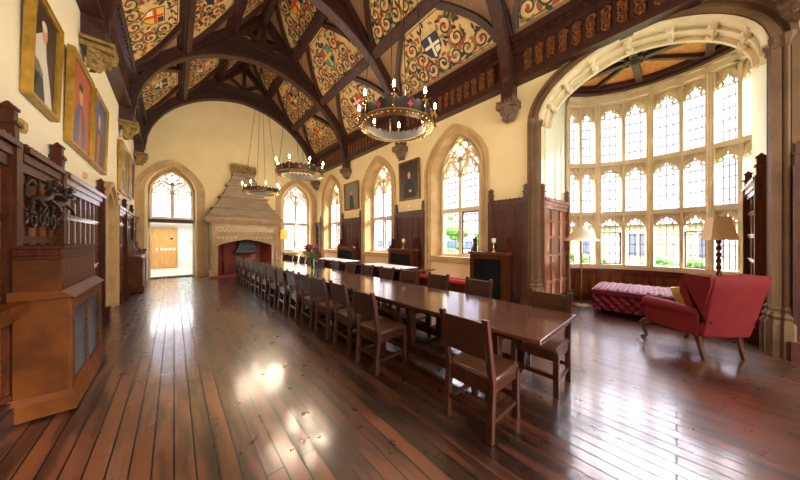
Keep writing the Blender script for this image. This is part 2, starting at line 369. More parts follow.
COUNT = ['first', 'second', 'third', 'fourth', 'fifth', 'sixth', 'seventh', 'eighth', 'ninth', 'tenth', 'eleventh', 'twelfth', 'thirteenth', 'fourteenth', 'fifteenth']
PM = [m_p_cream, m_p_green, m_p_red, m_p_org, m_p_blue, m_p_yel, m_p_crim, m_p_wht, m_p_teal, m_roof]
def panel(sg, bay, tier):
    Y0, Y1 = TR[bay]+.13, TR[bay+1]-.13; S = Y1-Y0
    T = (LV[tier]-LV[tier+1])*SS
    tb, tt = (.16 if tier == 0 else .13), T-.13
    P = slope_pt(sg, Y0, Y1)(tier)
    mid = (Y0+Y1)/2; a = S/2-.14; H = (tt-tb)*1.28
    def at(s):                           # arch height of the painted field
        q = min(1, abs(s-mid)/a); return tb+H*((1-.55)*sqrt(max(0, 1-q**2))+.55*(1-q))
    inside = lambda s, t, r: abs(s-mid) < a-r and t-r > tb and t+r < tt and all(t+r*sin(g) < at(s+r*cos(g)) for g in (.6, 1.1, 1.57, 2.0, 2.5))
    mb = MB(P)
    N = 30; top = []
    for k in range(N+1):
        s = mid-a+2*a*k/N; top.append((s, min(tt, at(s))))
    for k in range(N):
        (s0, t0), (s1, t1) = top[k], top[k+1]
        i = [mb.V(s0, tb, .055), mb.V(s1, tb, .055), mb.V(s1, t1, .055), mb.V(s0, t0, .055)]; mb.F(i)
    # green border line
    mb.mi = 1; bt = [(s, max(tb+.03, t-.05)) for s, t in top[1:-1]]
    Q = lambda mbx: None
    def fl(pts, wd, dd, mi):             # flat ribbon in (s,t) at depth dd
        mb.mi = mi; n = len(pts); I = []
        for k in range(n):
            p, q = pts[max(0, k-1)], pts[min(n-1, k+1)]; dx, dy = q[0]-p[0], q[1]-p[1]; l = math.hypot(dx, dy) or 1
            wk = wd[k] if isinstance(wd, list) else wd
            I.append((mb.V(pts[k][0]-dy/l*wk/2, pts[k][1]+dx/l*wk/2, dd), mb.V(pts[k][0]+dy/l*wk/2, pts[k][1]-dx/l*wk/2, dd)))
        for k in range(n-1): mb.F((I[k][0], I[k][1], I[k+1][1], I[k+1][0]))
    fl(bt, .022, .058, 1); fl([(mid-a*.9, tb+.035), (mid+a*.9, tb+.035)], .022, .058, 1)
    rnd = random.Random(bay*17+tier*5+(sg+1)*31)
    def blob(cs, ct, r, mi, ang, el=1.8):
        mb.mi = mi; idx = []
        for k in range(8):
            g = 2*pi*k/8; u, v = r*el*cos(g), r*sin(g)
            idx.append(mb.V(cs+u*cos(ang)-v*sin(ang), ct+u*sin(ang)+v*cos(ang), .060))
        mb.F(idx)
    cs, ct = mid+rnd.uniform(-.1, .1), tb+(tt-tb)*.52
    # spiral acanthus scrolls
    ctr = []
    rr = .215
    for j in range(6):
        for i in range(14):
            s = mid+(i-6.5)*.385+(.19 if j % 2 else 0); t = tb+.235+j*.35
            if not inside(s, t, rr*.86): continue
            if abs(s-cs) < .42 and abs(t-ct) < .42: continue
            ctr.append((s, t))
    for q, (s, t) in enumerate(ctr):
        dr = 1 if (q % 2) else -1; a0 = rnd.uniform(0, 6.28); n = 22; pts = []; wd = []
        for k in range(n):
            f = k/(n-1); r = rr*(1-.82*f); g = a0+dr*f*8.2
            pts.append((s+r*cos(g), t+r*sin(g))); wd.append(.062*(1-f*.45))
        fl(pts, wd, .0585, 1)
        c = rnd.choice((2, 2, 3, 2, 1))
        blob(s, t, .042, c, a0)
        for k in range(7):
            g = a0+k*.9+rnd.uniform(-.2, .2); r2 = rr*.98
            blob(s+r2*cos(g), t+r2*sin(g), .042, rnd.choice((1, 2, 3, 3)), g+1.0*dr, 2.0)
    for q in range(200):
        s = rnd.uniform(mid-a, mid+a); t = rnd.uniform(tb, tt)
        if inside(s, t, .05) and all(math.hypot(s-x, t-y) > .2 for x, y in ctr) and (abs(s-cs) > .34 or abs(t-ct) > .36): blob(s, t, .034, rnd.choice((1, 2, 3, 1)), rnd.uniform(0, 3), 2.2)
    # heraldic shield
    sz = .33 if tier else .30
    if inside(cs, ct, sz*.8):
        kinds = [(4, 7, 4, 7), (7, 6, 5, 1), (6, 7, 1, 6), (8, 5, 6, 4), (5, 6, 4, 7), (4, 5, 6, 7)]
        kk = kinds[(bay*2+tier+(sg+1)*2) % 6]
        def shield(ox, oy, w_, h_, mi, dd):
            mb.mi = mi
            pts = [(-w_, h_), (w_, h_), (w_, -h_*.2), (w_*.6, -h_*.75), (0, -h_*1.1), (-w_*.6, -h_*.75), (-w_, -h_*.2)]
            mb.F([mb.V(cs+ox+p[0], ct+oy+p[1], dd) for p in pts])
        shield(0, 0, sz*.92, sz*.92, 4, .062); shield(0, 0, sz*.84, sz*.84, kk[0], .063)
        mb.mi = kk[1]
        for (x0, x1, y0, y1) in ((-.12, .12, -.8, .78), (-.8, .8, 0, .24)):
            mb.F([mb.V(cs+x*sz, ct+y*sz, .064) for x, y in ((x0, y0), (x1, y0), (x1, y1), (x0, y1))])
        mb.mi = kk[2]; mb.F([mb.V(cs+x*sz, ct+y*sz, .0645) for x, y in ((.2, .3), (.78, .3), (.78, .78), (.2, .78))])
        mb.mi = kk[3]; mb.F([mb.V(cs+x*sz, ct+y*sz, .0645) for x, y in ((-.7, -.45), (-.2, -.6), (-.2, -.1), (-.7, -.1))])
    side = 'window side' if sg > 0 else 'portrait side'
    row = ('lowest', 'middle', 'topmost')[tier]
    where = {0: 'nearest bay, overhead', 1: 'second bay', 2: 'third bay', 3: 'farthest bay by the fireplace wall'}[bay]
    o = thing('painted_ceiling_panel', 'scroll-painted roof panel with curved braces, %s, %s row, %s' % (side, row, where), 'ceiling panel', P(mid, tb, .05), 'painted scrollwork panels of the roof')
    mb.build('painted_board', PM, o, smooth=False, recalc=False)
    # curved wind braces on both flanks, dark timber
    for sd in (-1, 1):
        b2 = MB(P); pts = [(s, t) for s, t in [(mid+sd*a*q, at(mid+sd*a*q)) for q in [1-.0*1]+[.97-.07*k for k in range(14)]] if t <= tt+.06]
        n = len(pts); L = []
        for k in range(n):
            p, q = pts[max(0, k-1)], pts[min(n-1, k+1)]; dx, dy = q[0]-p[0], q[1]-p[1]; l = math.hypot(dx, dy) or 1
            nx, ny = -dy/l*.07, dx/l*.07
            if ny < 0: nx, ny = -nx, -ny
            L.append([(pts[k][0]-nx*.15, pts[k][1]-ny*.15), (pts[k][0]+nx*1.7, pts[k][1]+ny*1.7)])
        I = [[b2.V(p[0], p[1], d) for d in (.03, .15) for p in pr] for pr in L]
        for k in range(n-1):
            for (x, y) in ((0, 1), (1, 3), (3, 2), (2, 0)): b2.F((I[k][x], I[k][y], I[k+1][y], I[k+1][x]))
        for k in (0, n-1): b2.F((I[k][0], I[k][1], I[k][3], I[k][2]))
        b2.build('curved_brace', m_roof, o, smooth=False)
for sg in (-1, 1):
    for bay in range(4):
        for tier in range(3):
            panel(sg, bay, tier)
# purlins, ridge
tn = 0
def trim(mb, mat, smooth=False, bevel=0):
    global tn; tn += 1
    return struct(mb.build('trim_%d' % tn, mat, smooth=smooth, bevel=bevel))
for sg in (-1, 1):
    for lv in (1, 2):
        mb = MB(); x = XC+sg*LV[lv]; z = zr(x)+.2
        for (wd, dp) in ((.13, .22), (.09, .27)):
            pts = [(-wd, 0), (wd, 0), (wd, -dp), (-wd, -dp)]
            q = [(x+sg*(-p[0]*NZ*-1)+sg*p[1]*NX*1.0*1, z-p[0]*NX*1.0+p[1]*NZ) for p in pts]
            q = [(x+sg*(p[0]*NZ)+sg*p[1]*NX, z-p[0]*NX+p[1]*NZ) for p in pts]
            mb.prism(q, 'y', YN, YE)
        trim(mb, m_roof)
mb = MB(); mb.prism([(XC-.12, ZR0+.25), (XC-.12, ZR0-.12), (XC-.06, ZR0-.18), (XC+.06, ZR0-.18), (XC+.12, ZR0-.12), (XC+.12, ZR0+.25)], 'y', YN, YE); trim(mb, m_roof)

# ------------------------------------------------------------------ roof trusses
EA, EZ, EB = 3.34, 4.95, 3.0
def truss(Y, name_label):
    o = thing('roof_truss', name_label, 'roof truss', (XC, Y, 4.9), 'arched roof trusses')
    sof = [(XC+x, EZ+z) for x, z in arch(EA, EB, .06, 48)]
    # spandrel board between soffit and rafters
    mb = MB()
    def topz(x): return min(zr(x)+.02, 8.55)
    f, b = Y-.05, Y+.05
    for k in range(len(sof)-1):
        (x0, z0), (x1, z1) = sof[k], sof[k+1]
        t0, t1 = max(z0, topz(x0)), max(z1, topz(x1))
        mb.hexa([(x0, f, z0), (x1, f, z1), (x1, b, z1), (x0, b, z0)], [(x0, f, t0), (x1, f, t1), (x1, b, t1), (x0, b, t0)])
    mb.build('spandrel_board', m_roofd, o, smooth=False)
    mb = MB(); mb.ribbon([(x, z+.07) for x, z in sof], .16, 'y', Y-.11, Y+.11); mb.ribbon([(x, z+.02) for x, z in sof], .05, 'y', Y-.14, Y+.14)
    mb.ribbon([(x*.965+XC*.035, z+.22) for x, z in sof[3:-3]], .03, 'y', Y-.08, Y+.08)
    mb.build('arched_rib', m_roof, o, smooth=False)
    for sg in (-1, 1):
        mb = MB(); mb.ribbon([(XC+sg*3.6, zr(XC+3.6)+.05), (XC, ZR0+.05)], .26, 'y', Y-.13, Y+.13)
        mb.ribbon([(XC+sg*3.6, zr(XC+3.6)-.05), (XC, ZR0-.05)], .05, 'y', Y-.16, Y+.16)
        mb.build('principal_rafter', m_roof, o, smooth=False)
        mb = MB(); x = XC+sg*3.42
        mb.box(x-.15, x+.13, Y-.13, Y+.13, 4.72, 6.15); mb.box(x-.18, x+.16, Y-.16, Y+.16, 4.72, 4.8)
        mb.prism([(x-sg*.13, 5.1), (x-sg*.2, 5.3), (x-sg*.24, 5.9), (x-sg*.1, 6.1)], 'y', Y-.07, Y+.07)
        mb.build('wall_post', m_roof, o, smooth=False)
        mb = MB(); mb.ribbon([(XC+sg*.05, 8.62), (XC+sg*.62, zr(XC+.6)-.04)], .13, 'y', Y-.07, Y+.07); mb.build('strut', m_roof, o, smooth=False)
    mb = MB(); mb.box(XC-1.12, XC+1.12, Y-.14, Y+.14, 8.32, 8.56); mb.box(XC-1.1, XC+1.1, Y-.17, Y+.17, 8.30, 8.36); mb.box(XC-1.05, XC+1.05, Y-.17, Y+.17, 8.5, 8.55)
    mb.build('collar_beam', m_roof, o, smooth=False)
    mb = MB(); mb.box(XC-.07, XC+.07, Y-.08, Y+.08, 8.5, ZR0); mb.build('king_post', m_roof, o, smooth=False)
    return o
TL = ['dark arched roof truss nearest the camera, at the right edge of the bay arch', 'dark arched roof truss carried by the corbel left of the bay arch', 'dark arched roof truss in mid hall, behind the largest chandelier',
      'dark arched roof truss between the middle and farthest chandeliers', 'dark arched roof truss set against the fireplace wall']
for i, Y in enumerate(TR):
    tr_ = truss(Y, TL[i])
    if i == 4:
        mb = MB(); mb.prism([(XC-1.05, 8.5), (XC+1.05, 8.5), (XC, ZR0)], 'y', Y+.03, Y+.05); mb.build('gable_board', m_gold, tr_, smooth=False)
# ------------------------------------------------------------------ carved corbels
def corbel(Y, sg, mat, label, big=1.0):
    x0 = XL if sg < 0 else XR
    P = (lambda a, d, z: (x0+(d if sg < 0 else -d), Y+a, z))
    o = thing('carved_corbel', label, 'corbel', (x0, Y, 4.35), 'carved corbels under the trusses')
    mb = MB(P); w0 = .26*big
    mb.box(-w0, w0, 0, .42*big, 4.62, 4.72)
    for k in range(5): mb.box(-w0+k*w0*.42, -w0+k*w0*.42+w0*.24, 0, .44*big, 4.70, 4.78)
    mb.build('battlemented_cap', mat, o, smooth=False)
    mb = MB(P)
    def fn(u, v):
        a = -1.25+2.5*u if True else 0; z = 4.64-.36*big*v; r = (1-v*v*.62); lump = 1+.10*sin(u*19)*sin(v*13+1)
        return (w0*.95*sin(a)/sin(1.25)*r*lump, .38*big*cos(a*1.1)*r*lump+.02, z)
    mb.grid(fn, 22, 12)
    for k in range(14):
        a = -1.1+2.2*random.random(); v = random.random()*.85; r = 1-v*v*.62
        mb.ball((w0*sin(a)*r*.95, .38*big*cos(a*1.1)*r+.01, 4.62-.36*big*v), .05*big, 7)
    mb.build('carved_foliage', mat, o)
names_c = ['second', 'third', 'fourth', 'fifth']
for i, Y in enumerate(TR):
    YY = Y-.2 if i == 4 else Y
    corbel(YY, -1, m_corb, 'gilded carved corbel on the portrait wall under the %s roof truss from the camera' % COUNT[i], .85)
    corbel(YY, 1, m_corbd, 'brown carved corbel on the window wall under the %s roof truss from the camera' % COUNT[i], .85)
# ------------------------------------------------------------------ cornice friezes
for sg, nm in ((-1, 'left'), (1, 'right')):
    x0 = XL if sg < 0 else XR
    P = lambda a, d, z: (x0+(d if sg < 0 else -d), a, z)
    mb = MB(P)
    mb.box(YN, YE, 0, .14, 5.18, 6.2)
    mb.box(YN, YE, 0, .24, 5.16, 5.24); mb.box(YN, YE, 0, .20, 5.24, 5.34)
    mb.box(YN, YE, 0, .22, 5.80, 5.90); mb.box(YN, YE, 0, .30, 5.90, 5.98); mb.box(YN, YE, 0, .36, 5.98, 6.14)
    for k in range(int((YE-YN)/.14)): mb.box(YN+k*.14, YN+k*.14+.07, .3, .33, 5.90, 5.97)
    trim(mb, m_roof)
    mb = MB(P); k = 0; y = YN+.05
    while y < YE-.2:
        if all(abs(y+.13-t) > .26 for t in TR):
            mb.mi = 1; mb.box(y-.015, y+.04, .14, .2, 5.34, 5.80); mb.mi = 0
            cx = y+.14
            mb.box(cx-.08, cx+.08, .14, .155, 5.36, 5.79)
            for g in range(9): mb.ball((cx-.05+.05*(g % 3), .16, 5.42+.06*g), .024, 5)
            for zc in (5.45, 5.60): 
                mb.ribbon([(cx+.062*cos(g*pi/4), zc+.07*sin(g*pi/4)) for g in range(8)], .026, 'y', .14, .185, closed=True)
                mb.ball((cx, .17, zc), .028, 6)
            mb.ribbon([(cx-.09, 5.70), (cx-.04, 5.76), (cx, 5.80), (cx+.04, 5.76), (cx+.09, 5.70)], .03, 'y', .14, .19)
            mb.ball((cx-.06, .17, 5.70), .025, 6); mb.ball((cx+.06, .17, 5.70), .025, 6); mb.ball((cx, .17, 5.37), .03, 6)
        y += .225; k += 1
    trim(mb, [m_carv, m_roofd], smooth=False)

# ------------------------------------------------------------------ windows
wn = 0
def sroot(name, loc=(0, 0, 0)):
    o = bpy.data.objects.new(name, None); C.objects.link(o); o.location = loc; OFF[o.name] = tuple(loc); o['kind'] = 'structure'; return o
def lining(mb, uc, zb, s1, s2):          # splayed reveal solid; s = (a, spring, rise, wp, depth, aout)
    O = [path(uc, zb, s[1], s[0], s[2], s[3]) for s in (s1, s2)]+[path(uc, zb, s2[1], s2[5], s2[2]+s2[5]-s2[0], s2[3]), path(uc, zb, s1[1], s1[5], s1[2]+s1[5]-s1[0], s1[3])]
    D = [s1[4], s2[4], s2[4], s1[4]]; n = len(O[0])
    A = [[mb.V(p[0], d, p[1]) for p in o] for o, d in zip(O, D)]
    for k in range(n-1):
        for q in range(4): mb.F((A[q][k], A[(q+1) % 4][k], A[(q+1) % 4][k+1], A[q][k+1]))
    for k in (0, n-1): mb.F([A[q][k] for q in range(4)])
def foil(mb, cx, cz, r, wd, d0, d1, lobes=4, rot=pi/4):     # ring of foils (quatrefoil, cinquefoil)
    pts = []; R = r*.52
    for q in range(lobes):
        a = rot+2*pi*q/lobes; half = pi*(.5+1.0/lobes)*.93
        for k in range(9):
            g = a-half+2*half*k/8; pts.append((cx+R*cos(a)+r*.46*cos(g), cz+R*sin(a)+r*.46*sin(g)))
    mb.ribbon(pts, wd, 'y', d0, d1, closed=True)
def light_head(mb, uc, a, zs, h, d0, d1, wd=.045):           # cusped head of one light
    pts = [(uc+x, zs+z) for x, z in arch(a, h, .35, 16)]
    mb.ribbon(pts, wd, 'y', d0, d1)
    for sd in (-1, 1):                  # cusps
        c = [(uc+sd*a*.98, zs+h*.1), (uc+sd*a*.62, zs+h*.06), (uc+sd*a*.42, zs+h*.22), (uc+sd*a*.55, zs+h*.42), (uc+sd*a*.72, zs+h*.5)]
        mb.ribbon(c, [wd*.7, wd*.8, wd, wd*.6, wd*.3], 'y', d0+.01, d1-.01)
        c = [(uc+sd*a*.66, zs+h*.62), (uc+sd*a*.34, zs+h*.52), (uc+sd*a*.2, zs+h*.72), (uc+sd*a*.16, zs+h*.88)]
        mb.ribbon(c, [wd*.5, wd*.7, wd*.8, wd*.3], 'y', d0+.01, d1-.01)
def arched_window(P, uc, sill, spr, rise, wp, ag, dg, transom, open_below=None, lead=.2):
    global wn; wn += 1
    x, y, z = P(uc, dg, sill); r = sroot('window_%d' % wn, (x, y, z))
    d0, d1 = dg-.07, dg+.07
    zb = sill if open_below is None else open_below
    # outer frame, mullion, transom
    mb = MB(P); band(mb, path(uc, zb, spr, ag-.05, rise-.05, wp), path(uc, zb, spr, ag+.02, rise+.02, wp), d1, d1, d0, d0)
    mb.box(uc-.05, uc+.05, d0, d1, zb, spr+rise*.42)
    if open_below is None:
        mb.box(uc-ag, uc+ag, d0-.02, d1+.05, sill-.02, sill+.09)
        mb.box(uc-ag, uc+ag, d0, d1+.02, transom-.06, transom+.06)
    else: mb.box(uc-ag, uc+ag, d0, d1+.02, zb-.02, zb+.06)
    mb.build('stone_frame', m_stonel, r, smooth=False)
    # tracery
    mb = MB(P); la = (ag-.05)/2-.01; zs = spr-.12
    for sd in (-1, 1):
        light_head(mb, uc+sd*((ag)/2), la, zs, rise*.48, d0, d1)
        mb.ribbon([(uc+sd*.02, zs+rise*.42), (uc+sd*ag*.26, zs+rise*.60), (uc+sd*ag*.56, zs+rise*.62), (uc+sd*ag*.86, zs+rise*.42)], .04, 'y', d0, d1)
        foil(mb, uc+sd*ag*.52, spr+rise*.46, rise*.14, .03, d0+.01, d1-.01, 3, pi/2)
    foil(mb, uc, spr+rise*.60, rise*.33, .045, d0, d1, 4, pi/4)
    foil(mb, uc, spr+rise*.60, rise*.20, .02, d0+.02, d1-.02, 4, 0)
    mb.build('tracery', m_stonel, r, smooth=False)
    # glass
    mb = MB(P); pts = path(uc, zb, spr, ag-.02, rise-.02, wp); mb.F([mb.V(p[0], dg, p[1]) for p in pts])
    mb.build('glass_pane', m_glass, r, smooth=False, recalc=False)
    mb = MB(P); t = .009
    top = lambda u: spr+(rise-.05)*((1-wp)*sqrt(max(0, 1-((u-uc)/ag)**2))+wp*(1-abs(u-uc)/ag))
    for sd in (-1, 1):
        for q in (.26, .5, .74):
            u = uc+sd*(.05+q*(ag-.1)); mb.box(u-t*.8, u+t*.8, dg-.004, dg+.006, zb, spr+rise*.1)
    zz = zb+.05
    while zz < spr+.2: mb.box(uc-ag+.04, uc+ag-.04, dg-.008, dg+.012, zz-t, zz+t); zz += lead
    if open_below is None:              # opening casement in one lower light
        for (u0, u1) in ((uc-ag+.06, uc-.05),):
            for a_, b_ in ((u0, u0+.03), (u1-.03, u1)): mb.box(a_, b_, dg-.015, dg+.03, sill+.09, transom-.06)
            for a_ in (sill+.09, transom-.09): mb.box(u0, u1, dg-.015, dg+.03, a_, a_+.03)
    mb.build('leading', m_lead, r, smooth=False)
    return r
for y in WY:
    arched_window(PR, y, WIN_SILL+.05, WIN_SPR-.05, WIN_RISE-.06, .3, .67, -.36, 2.44)
    mb = MB(PR)
    lining(mb, y, WIN_SILL, (.86, WIN_SPR, WIN_RISE-.05, .3, .02, .93), (.68, WIN_SPR-.05, WIN_RISE-.06, .3, -.45, .93))
    band(mb, path(y, .5, WIN_SPR, .86, WIN_RISE-.05, .3), path(y, .5, WIN_SPR, 1.08, WIN_RISE+.15, .3), .03, .03, -.05, -.05)
    band(mb, path(y, .5, WIN_SPR, .90, WIN_RISE-.01, .3), path(y, .5, WIN_SPR, .95, WIN_RISE+.04, .3), .06, .06, 0, 0)
    band(mb, path(y, .5, WIN_SPR, 1.02, WIN_RISE+.10, .3), path(y, .5, WIN_SPR, 1.10, WIN_RISE+.18, .3), .07, .07, 0, 0)
    mb.box(y-.9, y+.9, -.5, .05, WIN_SILL-.1, WIN_SILL+.06)
    trim(mb, m_stone)
# end wall: traceried window on the right, doorway with tracery light over it on the left
arched_window(PE, 4.94, .9, 3.55, .95, .3, .66, -.3, 2.42)
mb = MB(PE)
lining(mb, 4.94, .85, (.84, 3.55, 1.06, .3, .02, .9), (.67, 3.5, .95, .3, -.42, .9))
band(mb, path(4.94, .0, 3.55, .84, 1.06, .3), path(4.94, .0, 3.55, 1.06, 1.26, .3), .04, .04, -.02, -.02)
band(mb, path(4.94, .0, 3.55, .98, 1.2, .3), path(4.94, .0, 3.55, 1.08, 1.3, .3), .08, .08, 0, 0)
mb.box(4.0, 5.85, -.4, .05, .78, .9); trim(mb, m_stone)
arched_window(PE, -.05, 2.4, 3.55, .82, .3, .64, -.3, 0, open_below=2.42, lead=.16)
mb = MB(PE)
lining(mb, -.05, 0, (.8, 3.55, 1.0, .3, .02, .86), (.65, 3.5, .85, .3, -.42, .86))
band(mb, path(-.05, .0, 3.55, .8, 1.0, .3), path(-.05, .0, 3.55, 1.03, 1.23, .3), .05, .05, -.02, -.02)
band(mb, path(-.05, .0, 3.55, .94, 1.14, .3), path(-.05, .0, 3.55, 1.05, 1.25, .3), .09, .09, 0, 0)
trim(mb, m_stone)
mb = MB(PE); mb.box(-.72, .62, -.42, -.2, 2.26, 2.4); trim(mb, m_roofd)
# windows in the near end wall (behind the camera)
for x in (.6, 4.3): arched_window(PN, x, 1.05, 3.9, 1.05, .3, .9, -.3, 2.6)
# ------------------------------------------------------------------ passage beyond the doorway
mb = MB(); mb.box(-1.9, 2.4, YE+.35, 19.2, -.2, .01); struct(mb.build('floor_passage', m_pale, smooth=False))
mb = MB(); mb.box(-1.9, 2.4, 19.0, 19.2, 0, 2.36); struct(mb.build('wall_passage_end', m_whitew, smooth=False))
mb = MB(); mb.box(-2.0, -1.9, YE+.5, 19.2, 0, 2.36); struct(mb.build('wall_passage_left', m_whitew, smooth=False))
mb = MB(); mb.box(2.4, 2.5, YE+.5, 19.2, 0, 2.36); struct(mb.build('wall_passage_right', m_whitew, smooth=False))
mb = MB(); mb.box(-2.0, 2.5, YE+.5, 19.2, 2.36, 2.42); struct(mb.build('ceiling_passage', m_whitew, smooth=False))
o = sroot('door_1', (-.35, 18.98, 0)); mb = MB(); mb.box(-.93, .15, 18.93, 18.99, .02, 2.24); mb.build('door_frame', m_door, o, smooth=False)
mb = MB(); mb.box(-.86, .08, 18.88, 18.93, .03, 2.16); mb.build('door_leaf', m_door, o, smooth=False)
mb = MB(); mb.mi = 0; mb.lathe([(.05, -.01), (.05, .01)], 0, 0, 16); 
mb = MB(); mb.prism([(-.1+.06*cos(g*pi/8), 1.62+.06*sin(g*pi/8)) for g in range(16)], 'y', 18.86, 18.882); mb.build('round_sign', m_p_blue, o, smooth=False)
mb = MB()
for k in range(5): mb.box(-.52+.17*k, -.42+.17*k, 18.872, 18.885, 1.02, 1.08); mb.box(-.72+.17*k, -.66+.17*k, 18.872, 18.885, .96, 1.12)
mb.build('glazing_dots', m_whitew, o, smooth=False)
mb = MB(); mb.box(.62, .82, 18.96, 18.99, 1.25, 1.55); tag(mb.build('wall_notice', m_shade1, None, (.72, 18.98, 1.4), smooth=False), 'small pale notice on the white passage wall beyond the doorway', 'notice')
mb = MB(); mb.box(-.7, .6, 13.95, 14.35, .01, .035); tag(mb.build('door_mat', m_black, None, (-.05, 14.1, .01), smooth=False), 'dark mat strip lying across the threshold of the bright doorway', 'mat')

# ------------------------------------------------------------------ bay
BC = (6.53, .29); BR = 2.1
bp_ = lambda a: (BC[0]+BR*cos(radians(a)), BC[1]+BR*sin(radians(a)))
BA = [53.7, 43.2, 32.3, 17.2, 4.0, -10.0, -22.0, -33.0, -42.5]
ZB0, ZB1, ZB2, ZB3 = .87, 2.23, 3.52, 5.06
# reveal walls
mb = MB(); 
mb.hexa([(6.5, 2.066, 0), (6.5, 2.4, 0), (7.9, 2.3, 0), (bp_(53.7)[0], bp_(53.7)[1], 0)], [(6.5, 2.066, 5.6), (6.5, 2.4, 5.6), (7.9, 2.3, 5.6), (bp_(53.7)[0], bp_(53.7)[1], 5.6)])
struct(mb.build('wall_bay_left', m_plaster_bay, smooth=False))
mb = MB(); q = (8.17, -.96)
mb.hexa([(6.5, -.90, 0), (6.5, -1.2, 0), (8.2, -1.25, 0), (q[0], q[1], 0)], [(6.5, -.90, 5.6), (6.5, -1.2, 5.6), (8.2, -1.25, 5.6), (q[0], q[1], 5.6)])
struct(mb.build('wall_bay_right', m_plaster_bay, smooth=False))
def bayP(a0, a1):
    p, q_ = Vector(bp_(a0)), Vector(bp_(a1)); L = (q_-p).length; e = (q_-p)/L; nrm = Vector((-e.y, e.x))
    if nrm.dot(Vector(BC)-p) < 0: nrm = -nrm
    return (lambda u, d, z: (p.x+e.x*u+nrm.x*d, p.y+e.y*u+nrm.y*d, z)), L
# wall below the sill, with panelling, and stone head above
mbw = MB(); mbp = MB(); mbh = MB(); mbs = MB()
for k in range(8):
    P, L = bayP(BA[k], BA[k+1])
    for m_, args in ((mbw, (-.01, L+.01, -.35, 0, 0, ZB0-.04)), (mbh, (-.01, L+.01, -.35, .05, ZB3, 5.35)), (mbh, (-.02, L+.02, -.1, .14, 5.08, 5.2)), (mbh, (-.02, L+.02, -.1, .2, 5.2, 5.32)),
                     (mbs, (-.02, L+.02, -.3, .10, ZB0-.06, ZB0))): m_.P = P; m_.box(*args)
    mbp.P = P
    mbp.mi = 0; mbp.box(0, L, 0, .03, .0, ZB0-.06); mbp.mi = 1
    mbp.box(0, L, 0, .07, 0, .14); mbp.box(0, L, 0, .06, .66, .72); mbp.box(-.02, L+.02, 0, .12, ZB0-.12, ZB0-.06)
    for j in range(int(L/.05)): mbp.box(j*.05, j*.05+.025, .06, .09, .73, .76)
    for q in (0, .5, 1): mbp.box(L*q-.03, L*q+.03, 0, .055, .1, .7)
struct(mbw.build('wall_bay_front', m_plaster, smooth=False)); trim(mbh, m_stonel); trim(mbs, m_stonel); trim(mbp, [m_panelgold, m_frame_l])
# lights
for k in range(8):
    P, L = bayP(BA[k], BA[k+1]); wn += 1
    r = sroot('window_%d' % wn, P(L/2, 0, ZB0))
    thick = .07 if k % 2 == 0 else .035; thick2 = .035 if k % 2 == 0 else .07
    mb = MB(P); d0, d1 = -.16, .02
    mb.box(-.01, thick, d0, d1+(.05 if k % 2 == 0 else 0), ZB0, ZB3); mb.box(L-thick2, L+.01, d0, d1+(.05 if k % 2 else 0), ZB0, ZB3)
    if k % 2 == 0: mb.tube([P(-.0, .07, ZB0) and (0, .07, ZB0), (0, .07, 5.1)], .035, 8)
    for z in (ZB1, ZB2): mb.box(0, L, d0, d1+.03, z-.06, z+.05)
    mb.box(0, L, d0, d1+.06, ZB0-.0, ZB0+.05)
    mb.build('mullions', m_stonel, r, smooth=False)
    mb = MB(P); u0, u1 = thick-.01, L-thick2+.01; uc = (u0+u1)/2; a = (u1-u0)/2
    for zt, hh in ((ZB1-.05, .27), (ZB2-.05, .27), (ZB3, .32)):
        zs = zt-hh; pts = [(uc+x, zs+z) for x, z in arch(a, hh-.03, .2, 16)]
        for i in range(16):            # solid spandrels over the arch
            (x0, z0), (x1, z1) = pts[i], pts[i+1]
            mb.hexa([(x0, -.1, z0), (x1, -.1, z1), (x1, -.04, z1), (x0, -.04, z0)], [(x0, -.1, zt+.01), (x1, -.1, zt+.01), (x1, -.04, zt+.01), (x0, -.04, zt+.01)])
        mb.ribbon(pts, .045, 'y', -.12, .0)
        light_head(mb, uc, a*.96, zs-.03, hh-.03, -.11, -.03, .04)
    if 1:
        foil(mb, uc-a*.62, ZB3-.09, .07, .018, -.05, -.01, 4); foil(mb, uc+a*.62, ZB3-.09, .07, .018, -.05, -.01, 4)
    mb.build('tracery', m_stonel, r, smooth=False)
    mb = MB(P); mb.F([mb.V(*p) for p in ((u0, -.08, ZB0), (u1, -.08, ZB0), (u1, -.08, ZB3), (u0, -.08, ZB3))]); mb.build('glass_pane', m_glass, r, smooth=False, recalc=False)
    mb = MB(P); t = .0075; nv = 3 if k in (0, 7) else 4
    for i in range(1, nv): u = u0+(u1-u0)*i/nv; mb.box(u-t*.8, u+t*.8, -.086, -.076, ZB0, ZB3-.05)
    z = ZB0+.1
    while z < ZB3-.1: mb.box(u0, u1, -.088, -.074, z-t, z+t); z += .235
    if k in (2, 5):                    # dark casement frame in the lowest row
        for (x0, x1, z0, z1) in ((u0, u0+.03, ZB0+.05, 1.75), (u1-.03, u1, ZB0+.05, 1.75), (u0, u1, ZB0+.05, ZB0+.08), (u0, u1, 1.72, 1.75)): mb.box(x0, x1, -.1, -.05, z0, z1)
    mb.build('leading', m_lead, r, smooth=False)
